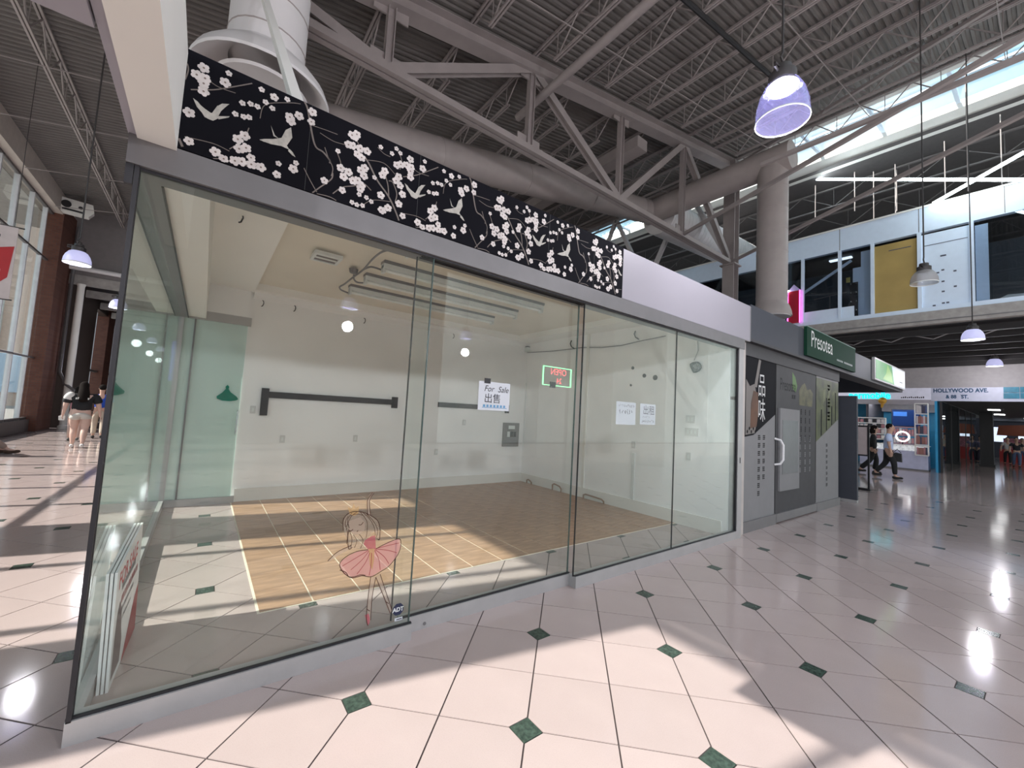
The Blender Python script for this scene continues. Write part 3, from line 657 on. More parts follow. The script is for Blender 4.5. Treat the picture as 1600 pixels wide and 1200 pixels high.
ep = thing('electrical_panel', 'grey electrical breaker panel in the back corner', 'panel', (5.85,4.85,.81))
B(0,.44,-.05,0,0,.54).build('box', mat('panel_grey', (.20,.20,.20), .5), ep); B(.13,.31,-.055,-.05,.40,.48).build('nameplate', M_FIX, ep)
for k in range(3): B(.10+.09*k,.17+.09*k,-.062,-.05,.22,.34).build('breaker', M_BLACK if k else M_FIX, ep)
cj = thing('junction_box', 'small white junction box high in the back corner with cables', 'box', (6.41,4.80,3.10))
B(-.04,.04,-.05,.05,-.05,.06).build('case', M_FIX, cj); B(-.05,.04,-.05,.05,.06,.08).build('lid', M_BLACK, cj)
MB().tube([(6.42,4.78,2.3),(6.42,4.78,1.6),(6.42,4.78,.8)], .008, 6).build('wall_cable', M_FIX, label='thin cable running down the back right corner', cat='cable')
def sag(pts): return [Vector(p) for p in pts]
c3 = [at(u,vv,'x',6.43) for u,vv in ((824,551),(860,549),(895,545),(910,543),(940,543),(970,540),(1000,533),(1040,525))]
MB().tube(c3, .008, 6).build('wall_cable', M_ALUD, smooth=True, label='grey cable sagging along the top of the right wall', cat='cable')
for (a, b), lab in (((893,532),'left of the pane edge'),((993,517),'right of the pane edge')):
    P = [at(a+u,b+vv,'x',6.42) for u,vv in ((0,0),(-2,5),(0,10),(5,13))]
    MB().tube(P, .011, 6).build('loose_cable', M_DARK, smooth=True, label='short hooked cable end on the right wall ' + lab, cat='cable')
p = at(1088,573,'x',6.44)
cl = thing('cable_coil', 'tangled coil of cable hanging on the right wall near the post', 'cable', (6.44,p.y,p.z))
for k in range(3):
    MB().tube([(-.02-.01*k, math.cos(a)*(.085-.02*k)+.012*math.sin(3*a), math.sin(a)*(.08-.015*k)+.012*math.cos(2*a+k)) for a in [2*PI*i/14+k for i in range(15)]], .009, 6).build('loop', M_ALUD if k else M_DARK, cl, smooth=True)
MB().tube([(-.01,.03,.1),(-.01,-.03,.25),(-.01,-.02,.4)], .006, 6).build('lead', M_ALUD, cl, smooth=True)
for u, vv, r, lab in ((989,575,.03,'upper dark hole with cable stub in the right wall'),(1007,587,.035,'middle dark hole in the right wall'),(1024,590,.045,'large dark hole in the right wall'),(986,602,.02,'lowest small dark hole in the right wall')):
    p = at(u, vv, 'x', 6.449); MB().tube([(6.449,p.y,p.z),(6.440,p.y,p.z)], r, 10).tube([(6.442,p.y,p.z),(6.42,p.y,p.z+.02)], r*.3, 6).build('wall_stub', M_SOOT, label=lab, cat='wall stub', group='cable stubs on the right wall')
pa = [at(u,vv,'x',6.40) for u,vv in ((908,765),(911,600),(913,520))]
B(6.42,6.45,pa[0].y-.03,pa[0].y+.03,.2,3.28).build('trim_4', M_WHITE, label='white vertical trunking strip on the right wall', cat='trim', kind='structure')
B(6.43,6.45,1.70,1.76,.2,1.0).build('trim_5', M_FIX, label='short white conduit strip on the right wall', cat='trim', kind='structure')
M_PIPE = mat('copper_pipe', (.30,.19,.12), .4)
for (Y, w, hh, lab) in ((4.45,.16,.10,'small bent copper pipe at the foot of the right wall near the corner'),(3.55,.26,.15,'bent copper pipe loop at the foot of the right wall'),(2.55,.5,.10,'longer bent pipe at the foot of the right wall behind the pane edge')):
    MB().tube([(6.38,Y+w/2,.01),(6.38,Y+w/2,hh*.8),(6.38,Y+w/2-.05,hh),(6.38,Y-w/2+.05,hh*.8),(6.38,Y-w/2,hh*.5),(6.38,Y-w/2,.01)], .015, 8).build('floor_pipe', M_PIPE, smooth=True, label=lab, cat='pipe')

# papers, open sign, stickers on the front glass
M_PAPER = film('paper', (.84,.87,.92), .95); M_INK = mat('ink', (.02,.02,.03), .6); M_INKB = mat('blue_ink', (.12,.30,.50), .6)
def fr(x0, z0, y): return lambda a, b, d: Vector((x0+a, y-d, z0+b))
p1 = thing('paper_sign', 'white handwritten for-sale paper taped on the set-back pane', 'paper', (2.135,.112,1.60))
B(0,.315,-.001,0,0,.235).build('sheet', M_PAPER, p1); B(.05,.11,-.003,-.001,.22,.262).build('tape', M_BLACK, p1)
text('lettering', 'For  Sale', .07, M_INK, lambda a,b,d: Vector((.05+a,-.0022,.155+b)), p1, sx=1, shear=.25)
text('lettering', '出售', .085, M_INK, lambda a,b,d: Vector((.055+a,-.0022,.068+b)), p1, sx=1)
B(.04,.29,-.0022,-.001,.02,.024).build('underline', M_INKB, p1)
for k in range(7): B(.05+.034*k,.07+.034*k,-.0022,-.001,.026,.046).build('phone_number_stroke', M_INKB, p1)
M_PAPER2 = film('thin_paper', (.86,.86,.95), .80)
def note(x, z, w, hh, lab, rows):
    o = thing('paper_sign', lab, 'paper', (x,.04,z)); B(0,w,-.001,0,0,hh).build('sheet', M_PAPER2, o)
    for (body, sz, a, b) in rows: text('lettering', body, sz, mat('grey_ink', (.12,.11,.15), .6), lambda X,Y,d,a=a,b=b: Vector((a+X,-.0022,b+Y)), o)
    return o
M_GINK = mat('grey_ink', (.12,.11,.15), .6)
def strokes(parent, x, z, w, hh, n, m, y=-.0022, seed=1):
    "a row of hand-written marks too small to read"
    r_ = random.Random(seed); mb = MB(); cw = w/n
    for k in range(n):
        a = x+k*cw
        for i in range(r_.choice((2,3,3))):
            p_ = (a+r_.random()*cw*.7, z+r_.random()*hh); q_ = (a+r_.random()*cw*.7, z+r_.random()*hh)
            d_ = Vector((q_[0]-p_[0], q_[1]-p_[1])); nn = Vector((-d_.y, d_.x)); nn = nn.normalized()*hh*.07 if nn.length else nn
            mb.add([(p_[0]+nn.x,y,p_[1]+nn.y),(p_[0]-nn.x,y,p_[1]-nn.y),(q_[0]-nn.x,y,q_[1]-nn.y),(q_[0]+nn.x,y,q_[1]+nn.y)], [(0,1,2,3)])
    return mb.build('handwriting', m, parent)
o = note(3.79,1.53,.33,.24,'left thin paper note behind the third pane',[])
strokes(o,.03,.185,.28,.03,9,M_GINK,seed=3); strokes(o,.05,.11,.24,.05,6,M_GINK,seed=4)
o = note(4.20,1.54,.29,.23,'right thin paper note marked with Chinese characters',[('出租',.11,.05,.12)])
strokes(o,.05,.075,.14,.02,5,M_GINK,seed=5); strokes(o,.03,.02,.24,.035,8,M_GINK,seed=6)
M_NR = mat('neon_red', (.8,.05,.05), .5, emit=(1,.16,.16), es=.9); M_NG = mat('neon_green', (.1,.8,.3), .5, emit=(.35,1,.42), es=1.0)
os_ = thing('open_sign', 'neon open sign with green border seen from behind', 'neon sign', (2.85,.15,1.865))
for a in ((0,.37,.0,.006),(0,.37,.174,.18)): B(a[0],a[1],-.006,.006,a[2],a[3]).build('green_tube', M_NG, os_)
for a in ((0,.008),(.362,.37)): B(a[0],a[1],-.006,.006,.008,.172).build('green_tube', M_NG, os_)
text('red_tube', 'OPEN', .085, M_NR, lambda a,b,d: Vector((.30-a,-.007,.105+b)), os_, sx=.95)
text('red_tube', '24', .075, M_NR, lambda a,b,d: Vector((.24-a,-.007,.025+b)), os_, sx=.95)
B(.005,.365,-.004,.004,.005,.175).build('clear_backing', glass('clear_acrylic', (.98,.985,.98), .01), os_); B(.085,.15,-.02,-.008,-.02,.035).build('power_box', M_BLACK, os_)

# round security sticker
a0 = at(622,952,'y',.023)
st = thing('security_sticker', 'dark blue octagonal security sticker low on the left pane', 'sticker', (a0.x,.0225,a0.z))
MB().prism([(math.cos(PI/8+k*PI/4)*.041, math.sin(PI/8+k*PI/4)*.041) for k in range(8)], lambda a,b,d: (a,-d,b), .001).build('disc', mat('navy', (.012,.02,.06), .4), st)
text('lettering', 'ADT', .038, M_FIX, lambda a,b,d: Vector((a,-.0016,b-.013)), st, align='CENTER', bold=.0012)
tb = thing('paper_label', 'tiny white label below the security sticker', 'label', (a0.x-.02,.0225,a0.z-.075)); B(0,.055,-.001,0,0,.02).build('sheet', M_PAPER, tb); B(.012,.05,-.0016,-.001,.006,.012).build('print', M_INK, tb)

# ballerina decal on the leftmost pane
bd = thing('ballerina_decal', 'ballerina decal in a pink tutu on the leftmost pane', 'decal', (0,0,0))
YB = .0225
def zb(a, b, y=YB): p = at(500+a*.1917, 760+b*.1917, 'y', y); return Vector((p.x, y, p.z))
def dec(name, polys, m, lift):
    for P in polys: MB().add([zb(a, b) + Vector((0,-lift,0)) for a, b in P], [tuple(range(len(P)))]).build(name, m, bd)
def ink(name, lines, w, m, lift=.0016):
    mb = MB()
    for L in lines:
        L = smoothpts(L, 4)
        for p_, r_ in zip(L, L[1:]):
            A_, B_ = zb(*p_), zb(*r_); n = Vector((B_.z-A_.z, 0, A_.x-B_.x))
            if n.length < 1e-6: continue
            n = n.normalized()*w/2; e = Vector((0,-lift,0)); mb.add([A_+n+e, A_-n+e, B_-n+e, B_+n+e], [(0,1,2,3)])
    return mb.build(name, m, bd)
F_SKIN = film('decal_skin', (.70,.56,.46), .42); F_PINK = film('decal_pink', (.85,.42,.42), .68); F_RED = film('decal_rose', (.62,.16,.20), .75); F_HAIR = film('decal_hair', (.60,.50,.40), .35); F_GOLD = film('decal_gold', (.75,.50,.24), .65); F_LINE = film('decal_line', (.10,.05,.04), .9)
dec('hair', [[(190,330),(190,270),(215,225),(270,205),(330,200),(390,225),(440,250),(480,300),(490,350),(490,430),(470,430),(450,370),(420,380),(380,440),(380,510),(330,510),(270,500),(230,510),(220,430),(200,390)]], F_HAIR, .0004)
dec('face', [[(240,280),(330,250),(365,290),(365,350),(330,385),(270,390),(235,350)]], F_SKIN, .0006)
dec('arm', [[(388,110),(400,70),(430,45),(440,55),(415,85),(402,120),(412,235),(385,235)], [(250,480),(150,530),(95,575),(60,605),(75,612),(110,590),(170,550),(260,500)]], F_SKIN, .0006)
dec('leg', [[(412,735),(455,735),(430,870),(420,960),(415,1080),(390,1130),(375,1080),(390,920)], [(455,730),(490,715),(520,830),(555,930),(585,1010),(572,1040),(545,990),(525,920),(480,820)]], F_SKIN, .0006)
dec('bodice', [[(365,440),(420,405),(450,400),(455,510),(390,515),(355,470)]], F_RED, .0008)
dec('tutu', [[(390,515),(455,505),(560,450),(650,425),(655,500),(625,570),(560,650),(500,685),(420,735),(340,730),(260,745),(190,710),(160,650),(170,610),(240,560),(320,525)]], F_PINK, .0007)
dec('sash', [[(395,510),(445,505),(440,600),(425,680),(405,640),(400,560)]], F_GOLD, .0009)
dec('crown', [[(240,225),(228,165),(255,185),(275,140),(290,180),(318,160),(310,225),(275,240)]], F_GOLD, .0009)
dec('shoe', [[(365,1050),(395,1035),(405,1070),(405,1110),(390,1138),(380,1100)]], F_RED, .001)
ink('outline', [[(390,515),(300,530),(215,570),(165,620),(165,660),(200,710),(260,745),(340,728),(420,735),(500,690),(560,650),(625,570),(655,500),(650,428),(560,455),(455,508)], [(160,680),(210,700),(235,735),(280,735),(330,720),(370,725)], [(240,360),(255,362),(268,348)], [(315,312),(335,312),(352,290)], [(300,370),(310,358)], [(388,235),(385,150),(390,105),(430,48)], [(412,235),(402,130),(420,80),(440,55)], [(412,738),(388,930),(378,1080),(390,1136)], [(455,738),(425,900),(412,1090)], [(455,740),(520,900),(572,1035)], [(490,715),(530,840),(585,1005)], [(255,480),(140,535),(62,608)], [(190,360),(190,270),(240,215),(320,205),(400,230),(470,280),(490,355)], [(235,350),(225,430),(235,510),(262,495)], [(490,355),(485,430),(470,430)], [(380,1000),(405,1015)], [(530,935),(560,955)]], .0048, F_LINE)
ink('strand', [[(230,240),(205,300),(225,380),(215,470)],[(260,215),(225,270),(235,330)],[(300,208),(250,250),(215,330)],[(340,205),(400,260),(440,330),(450,400)],[(380,225),(440,290),(470,360),(455,420)],[(330,210),(380,280),(385,350),(375,420)],[(240,360),(260,430),(250,500)],[(270,395),(300,440),(280,500)],[(320,390),(350,440),(330,505)],[(225,300),(240,340)],[(245,240),(300,225),(350,235)]], .003, F_LINE)
ink('pleat', [[(395,520),(330,560),(230,620),(180,650)], [(400,525),(340,600),(250,680)], [(405,540),(370,620),(300,715)], [(420,540),(415,640),(400,725)], [(445,520),(480,600),(490,680)], [(450,515),(520,570),(560,630)], [(455,510),(550,520),(625,540)], [(460,505),(560,480),(645,460)]], .004, film('decal_pleat', (.42,.08,.10), .8))
# for-sale boards behind the left glass
fb = None
def board(off, lab, printed):
    o = thing('sale_board', lab, 'sign board', (.066+off,.36,.0), group='for-sale boards')
    dx = -.018
    def fn(a, b, d): return Vector((.03*a/.75 + dx*b/.72 + d, a, b))
    MB().prism([(0,0),(.74,0),(.74,.70),(0,.62)], fn, .012).build('board', mat('board_white', (.74,.75,.75), .4), o)
    if printed:
        f2 = lambda a, b, e: fn(.0+a, b, .012) + Vector((.0006+e,0,0))
        def txt(s_, size, m, y_, z_, k): text('lettering', s_, size, m, lambda a,b,d: f2(y_+a, z_+b+.08*(y_+a)*.6, 0), o, sx=k, bold=.002)
        M_RED = mat('sign_red', (.55,.04,.05), .5)
        txt('FOR SALE', .13, M_RED, .06, .50, .98); M_SG = mat('sign_grey', (.25,.25,.27), .5)
        for row, (m_, y_, z_, w_, hh_, nn_) in enumerate(((M_SG,.16,.46,.40,.04,9),(M_RED,.16,.385,.50,.045,12),(M_SG,.20,.33,.34,.025,10),(M_SG,.22,.27,.26,.02,8))):
            r_ = random.Random(row); mb = MB(); cw = w_/nn_
            for k in range(nn_):
                for i in range(2):
                    u_ = y_+k*cw+i*cw*.4; mb.prism([(u_,z_+.05*u_),(u_+cw*.22,z_+.05*u_),(u_+cw*.3*r_.random()+cw*.1,z_+hh_+.05*u_),(u_,z_+hh_+.05*u_)], lambda a,b,d: f2(a,b,.0002), 0.0002)
            mb.build('lettering', m_, o)
        MB().prism([(.30,.0),(.74,.0),(.74,.30),(.62,.26),(.45,.12)], lambda a,b,d: f2(a,b,.0004), 0.0003).build('red_band', M_RED, o)
        MB().prism([(.03,.04),(.24,.04),(.26,.16),(.22,.24),(.19,.36),(.13,.42),(.08,.36),(.05,.24)], lambda a,b,d: f2(a,b,.0004), .0003).build('portrait_print', mat('portrait_grey', (.30,.24,.24), .5), o)
    return o
board(.022, 'front white for-sale board with red lettering behind the left glass', True)
board(.005, 'middle plain white board in the stack behind the left glass', False)
board(-.012, 'rear plain white board leaning on the left glass', False)

# ------------------------------------------------------------------ pendant lamps
M_DOME = glass('lamp_acrylic', (.80,.80,.97), .06, .05, haze=.10, hazecol=(.55,.52,.95)); M_DOME3 = glass('frosted_acrylic', (.75,.74,.74), .06, .1, haze=.45, hazecol=(.62,.60,.60)); M_DOME2 = mat('lamp_dome_lit', (.45,.45,.62), .3, emit=(.62,.62,1), es=.42)
def lamp(x, y, z, r, lab, ztop, lit=True, power=90, rod=.012, tall=1.):
    o = thing('pendant_lamp', lab, 'lamp', (x,y,z), group='bell pendant lamps')
    MB().lathe([(.22*r/.25,.36*r/.25),(.235*r/.25,.30*r/.25)][:0] + [(r,0),(r*1.0,.02),(r*.97,r*.45*tall),(r*.86,r*.8*tall),(r*.66,r*1.12*tall),(r*.48,r*1.25*tall)], n=28).build('dome', M_DOME2 if lit == 'glow' else M_DOME if lit else M_DOME3, o, smooth=True)
    MB().lathe([(r*1.0,-.004),(r*1.015,.0),(r*1.015,.012),(r,.014),(r*.985,.006),(r,-.004)], n=28).build('rim', M_FIX, o, smooth=True)
    zl = r*1.25*(tall-1)
    MB().lathe([(r*.50,r*1.18),(r*.52,r*1.25),(r*.52,r*1.62),(r*.36,r*1.72),(r*.34,r*1.95),(0,r*1.95)], (0,0,zl), n=16).build('housing', M_SOOT, o, smooth=True)
    MB().tube([(-r*.4,0,r*1.5),(-r*.8,0,r*1.55),(-r*.8,0,r*1.7),(-r*.35,0,r*1.8)], .012, 6).build('bracket', M_SOOT, o, smooth=True).location = (0,0,zl)
    MB().tube([(0,0,r*1.9+zl),(.04*r/.25,0,r*2.1+zl),(-.05*r/.25,0,r*2.3+zl),(0,0,r*2.6+zl),(0,0,ztop-z)], rod, 6).build('cord', M_SOOT, o, smooth=True)
    if lit:
        MB().lathe([(0,r*.95),(r*.55,r*.98),(r*.60,r*1.06),(r*.45,r*1.2),(0,r*1.22)], (0,0,zl*.95), n=16).build('bulb', M_LAMP, o, smooth=True)
        L = bpy.data.lights.new('lamp_light', 'POINT'); L.energy = power; L.shadow_soft_size = .12; L.color = (.95,.93,1)
        lo = bpy.data.objects.new('lamp_light', L); COL.objects.link(lo); lo.parent = o; lo.location = (0,0,-.45)
    return o
p = at(1222,190,'x',5.0); lamp(5.0, p.y, p.z, .25, 'large lit bell pendant lamp hanging nearest the camera', rz(5)-.2, power=90, tall=1.4)
for k, (x_, y_) in enumerate(((-2,-7),(3,-7.5),(7,-8.5))):  # fill lamps added out of view to lift the ambient light
    lamp(x_, y_, 3.9, .2, ORD[k] + ' unseen bell lamp added as fill behind the viewer', rz(x_)-.1, lit='glow', power=320)
p = at(1444,443,'x',12.0); lamp(12.0, p.y, p.z, .215, 'unlit bell pendant lamp on a long cord before the upper shopfront', rz(12), lit=False)
for k, y in enumerate((7.05,11.16,15.3,19.4,23.4)):
    z = at(122,414,'x',-1.5).z if k == 0 else 3.62
    lamp(-1.5, y, z, .17, ('lit bell pendant lamp over the left concourse, ' + ['nearest the camera','second from the camera','third from the camera','fourth from the camera','farthest from the camera'][k]), rz(-1.5) if y < 20 else 6.1, lit='glow', power=30)
p = at(1520,531,'x',16.5); lamp(16.5, p.y, p.z, .22, 'lit bell pendant lamp in front of the upper floor slab', rz(16.5), lit='glow', power=60)
p = at(1554,572,'x',24.5); lamp(24.5, p.y, p.z, .22, 'small lit pendant lamp under the upper floor', 5.38, lit='glow', power=60)

# ------------------------------------------------------------------ the tea shop next door (X 6.8 to 17.3)
YF = .10
M_TGREY = mat('tea_grey', (.07,.07,.074), .6, spec=.25); M_TFASC = mat('tea_fascia', (.06,.065,.08), .55, var=.03, spec=.25); M_TWHITE = mat('tea_white', (.23,.23,.235), .6, var=.03, spec=.25)
ts = thing('tea_shop', 'dark grey closed tea shop unit with poster front beside the glass unit', 'shop', (0,0,0))
B(6.83,17.35,.0,.10,2.90,3.42).build('fascia', M_TFASC, ts); B(6.83,17.35,.10,3.6,3.40,3.44).build('roof', M_TFASC, ts)
B(6.83,17.35,.0,.32,2.86,2.90).build('soffit', M_TGREY, ts); B(17.25,17.35,.0,3.6,2.86,3.44).build('end_fascia', M_TFASC, ts)
B(6.83,11.45,YF+.03,YF+.16,.0,2.86).build('front_wall', M_TGREY, ts); B(11.45,11.55,YF+.03,3.6,0,2.86).build('end_wall', M_TFASC, ts)
B(6.83,11.45,YF-.02,YF+.03,2.66,2.86).build('header', M_TGREY, ts)
B(6.83,8.04,YF-.03,YF+.02,.0,.16).build('bottom_rail', M_ALUD, ts); B(8.05,10.0,YF-.03,YF+.02,.02,.16).build('bottom_rail', M_ALUD, ts); B(10.01,11.45,YF-.03,YF+.02,.0,.16).build('bottom_rail', M_ALUD, ts)
def pf(y): return lambda a, b, d: Vector((a, y-d, b))
def poly(name, P, m, y, par, th=.002): return MB().prism(P, pf(y), th).build(name, m, par)
M_PB = mat('poster_black', (.008,.008,.011), .7, spec=.15); M_PBR = mat('poster_brown', (.09,.032,.012), .5, var=.4, scale=3); M_CUP = mat('poster_cup', (.17,.15,.14), .5); M_LET = mat('poster_white', (.62,.62,.62), .5); M_TXT = mat('poster_text', (.012,.012,.014), .6, spec=.2)
# poster one
o = thing('poster', 'black and white tea poster with large white Chinese characters', 'poster', (0,0,0), group='tea shop posters')
poly('sheet', [(6.9,.16),(8.03,.16),(8.03,2.68),(6.9,2.68)], M_TWHITE, YF, o); poly('black_field', [(6.9,1.42),(7.2,1.45),(8.03,1.80),(8.03,2.68),(6.9,2.68)], M_PB, YF-.002, o)
poly('cup_print', [(6.92,1.45),(7.25,1.48),(7.32,1.7),(7.30,2.05),(7.22,2.25),(7.05,2.20),(6.92,2.3)], M_CUP, YF-.004, o); poly('tea_print', [(7.08,1.55),(7.30,1.58),(7.36,1.8),(7.34,2.12),(7.18,2.14),(7.10,1.95)], M_PBR, YF-.006, o)
poly('straw_print', [(7.20,2.2),(7.30,2.2),(7.44,2.64),(7.36,2.66)], M_CUP, YF-.006, o)
for k in range(5): MB().prism([(6.98+.07*k+math.cos(i)*.022, 1.50+.05*(k % 2)+math.sin(i)*.03) for i in range(6)], pf(YF-.007), .001).build('pearl_print', M_PB, o)
text('lettering', '品', .40, M_LET, lambda a,b,d: Vector((7.34+a, YF-.0075, 2.10+b)), o, sx=.72); text('lettering', '味', .40, M_LET, lambda a,b,d: Vector((7.34+a, YF-.0075, 1.70+b)), o, sx=.72)
def column(par, x, z0, n, dz_, w, hh, m, seed):
    r_ = random.Random(seed); mb = MB()
    for k in range(n):
        z = z0-k*dz_
        for i in range(3): mb.prism([(x, z+hh*i/3), (x+w*(.6+.4*r_.random()), z+hh*i/3), (x+w, z+hh*i/3+hh*.14), (x, z+hh*i/3+hh*.14)], pf(YF-.003), .001)
        for i in range(2): mb.prism([(x+w*(.2+.5*i), z), (x+w*(.3+.5*i), z), (x+w*(.3+.5*i), z+hh*.85), (x+w*(.2+.5*i), z+hh*.85)], pf(YF-.003), .001)
    return mb.build('small_print', m, par)
column(o, 7.55, 1.38, 6, .125, .09, .085, M_TXT, 1); column(o, 7.37, 1.38, 8, .125, .09, .085, M_TXT, 2)
# door with window
o = thing('door_2', 'grey tea shop door with white framed window and curved handle', 'door', (0,0,0), kind='structure')
poly('leaf', [(8.06,.16),(10.0,.16),(10.0,2.66),(8.06,2.66)], M_TGREY, YF, o)
poly('window_frame', [(8.16,.52),(9.05,.52),(9.05,1.92),(8.16,1.92)], M_TWHITE, YF-.004, o, .03); poly('window_pane', [(8.26,.80),(8.97,.80),(8.97,1.72),(8.26,1.72)], mat('grey_pane', (.10,.10,.11), .25), YF-.034, o, .004)
column(o, 8.55, .60, 1, .1, .30, .12, M_TXT, 9)
MB().tube([(8.0,YF-.01,1.40),(8.02,YF-.09,1.38),(8.05,YF-.12,1.30),(8.05,YF-.12,1.06),(8.02,YF-.09,.99),(8.0,YF-.01,.97)], .018, 8).build('handle', mat('white_handle', (.75,.75,.76), .3), o, smooth=True)
text('lettering', 'Presotea', .30, M_TXT, lambda a,b,d: Vector((8.22+a, YF-.003, 2.24+b)), o, sx=.68); poly('leaf_print', [(8.80,2.30),(8.95,2.24),(9.02,2.36),(8.92,2.52),(8.78,2.60)], mat('leaf_green', (.07,.17,.03), .5), YF-.002, o, .001)
column(o, 8.75, 2.12, 1, .1, .2, .08, M_TXT, 11)
poly('drinks_print', [(9.12,2.02),(9.80,2.02),(9.85,2.28),(9.70,2.36),(9.55,2.33),(9.40,2.45),(9.25,2.4),(9.12,2.3)], mat('drinks_olive', (.08,.075,.03), .5, var=.6, scale=8), YF-.002, o, .001)
for k in range(3): column(o, 9.2+.22*k, 1.85, 4, .16, .05, .12, M_TXT, 20+k); column(o, 9.15+.25*k, 1.35, 5, .14, .07, .10, mat('faint_print', (.24,.24,.25), .5), 30+k)
# poster three
o = thing('poster', 'green bamboo tea poster with white slanted lower half', 'poster', (0,0,0), group='tea shop posters')
poly('sheet', [(10.03,.16),(11.44,.16),(11.44,2.66),(10.03,2.66)], M_TWHITE, YF, o); poly('bamboo_field', [(10.03,1.35),(11.44,1.84),(11.44,2.62),(10.03,2.62)], mat('bamboo_green', (.055,.066,.018), .5, var=.7, scale=3.5), YF-.002, o)
for k, (x, z0, z1) in enumerate(((10.3,1.46,2.0),(10.62,1.57,2.25),(10.95,1.69,2.1),(11.2,1.78,2.4))): poly('stem_print', [(x,z0),(x+.06,z0+.02),(x+.07,z1),(x+.01,z1)], M_PB, YF-.004, o, .001)
for k in range(3): poly('leaf_print', [(10.4+.3*k,2.1+.1*k),(10.55+.3*k,2.2+.1*k),(10.62+.3*k,2.45),(10.45+.3*k,2.4)], mat('bamboo_pale', (.13,.145,.06), .5, var=.3), YF-.004, o, .001)
column(o, 10.72, 2.35, 3, .28, .16, .22, M_LET, 41); column(o, 10.62, 1.25, 8, .115, .10, .07, M_TXT, 40)
# fascia board, light box
o = thing('shop_sign', 'dark green tea shop sign board with white Presotea lettering', 'sign', (0,0,0))
poly('board', [(9.02,2.93),(12.1,2.93),(12.1,3.46),(9.02,3.46)], mat('sign_green', (.006,.04,.022), .7, spec=.15), -.002, o, .05); B(9.02,12.1,-.055,-.0,3.46,3.475).build('top_edge', mat('sign_edge', (.20,.30,.26), .4), o)
text('lettering', 'Presotea', .44, mat('sign_white', (.68,.70,.68), .5), lambda a,b,d: Vector((9.22+a, -.0535, 3.12+b)), o, sx=.80); 
for a, w in ((10.75,.42),(11.25,.62)): 
    mb = MB()
    for k in range(8): mb.prism([(a+w*k/8,3.035),(a+w*(k+.7)/8,3.035),(a+w*(k+.6)/8,3.075),(a+w*k/8,3.07)], pf(-.053), .001)
    mb.build('small_print', mat('sign_pale', (.25,.32,.28), .5), o)
o = thing('light_box', 'backlit green and white picture box on the canopy end', 'sign', (0,0,0))
M_LBG = mat('lightbox_green', (.02,.16,.025), .4, emit=(.02,.24,.03), es=.4, var=.4, scale=1.5); M_LBW = mat('lightbox_white', (.35,.38,.42), .4, emit=(.62,.72,.82), es=.3); M_LBY = mat('lightbox_lime', (.12,.25,.04), .4, emit=(.22,.42,.07), es=.35)
poly('case', [(13.78,2.93),(17.35,2.93),(17.35,3.50),(13.78,3.50)], M_ALU, -.002, o, .06)
poly('green_face', [(13.86,2.97),(15.9,2.97),(15.6,3.46),(13.86,3.46)], M_LBG, -.062, o, .004); poly('white_face', [(15.9,2.97),(17.28,2.97),(17.28,3.46),(15.6,3.46)], M_LBW, -.062, o, .004)
poly('leaf_print', [(14.6,3.02),(15.7,3.0),(15.55,3.25),(15.1,3.45),(14.95,3.2)], M_LBY, -.066, o, .001); column(o, 16.55, 3.16, 1, .1, .42, .18, M_TXT, 50)
MB().prism([(16.55,3.10),(16.95,3.10),(16.95,3.12),(16.55,3.12)], pf(-.067), .001).build('small_print', M_TXT, o)
# partition beyond the posters and glass barrier
o = thing('partition_panel', 'dark grey free standing partition at the end of the tea shop', 'partition', (12.2,-.06,0))
B(-.05,.05,.0,.9,.06,2.40).build('panel', M_TFASC, o); B(-.06,.06,.0,.9,.0,.06).build('base', M_ALU, o)
o = thing('glass_barrier', 'black framed glass barrier panel by the far walkway', 'barrier', (15.0,.30,0))
for a in (.0, 1.0): B(-.02,.02,a,a+.04,0,1.79).build('post', M_BLACK, o)
for z in (.04,.95,1.75): B(-.02,.02,.04,1.0,z-.02,z+.02).build('rail', M_BLACK, o)
B(-.05,.05,-.02,1.06,.0,.04).build('foot', M_BLACK, o); B(-.004,.004,.04,1.0,.06,.93).build('pane', M_WIN, o); B(-.004,.004,.04,1.0,.97,1.73).build('pane', mat('frosted_pink', (.55,.47,.47), .4), o)

# ------------------------------------------------------------------ upper floor shopfront
UX = 20.0
us = thing('upper_shopfront', 'upper floor shopfront, skylight blue put into its colour, above the dark lower hall', 'shopfront', (UX,0,0))
B(0,.2,-6,18,8.72,9.63).build('header_band', M_BLUEW, us); B(-.03,.0,-6,18,9.60,9.66).build('top_cap', M_WHITE, us)
for y in (4.15,2.19,-.06,-2.0): B(-.004,.0,y-.01,y+.01,8.74,9.6).build('band_joint', M_ALUD, us)
B(-.05,.3,-6,18,5.84,6.0).build('sill_band', M_BLUEW, us)
muls = [10.5,8.6,6.6,4.15,3.44,2.19,1.2,-.06,-1.29,-3.0]
mlm = B(-.04,.08,-.05,.05,6.0,8.72).mesh('mullion', M_BLUEW)
for y in muls: o = obj('mullion', mlm, us); o.location = (0,y,0)
for a, b in zip(muls, muls[1:]):
    if a in (1.2, -.06): continue
    B(.02,.03,b+.05,a-.05,6.0,8.72).build('pane', M_UGLASS, us)
B(.0,.06,2.24,3.39,6.0,6.42).build('kick_panel', M_BLUEW, us); B(.0,.06,1.75,2.14,6.0,6.42).build('kick_panel', M_BLUEW, us)
B(.045,.10,-.01,1.15,6.02,8.58).build('gold_panel', mat('gold_board', (.42,.30,.10), .5, var=.12, scale=1), us)
B(.045,.10,-1.24,-.11,6.02,8.62).build('pale_panel', M_BLUEW, us); B(.045,.10,-1.64,-1.36,6.02,8.55).build('pale_panel', M_BLUEW, us)
M_MK = mat('mark_dark', (.08,.09,.13), .6)
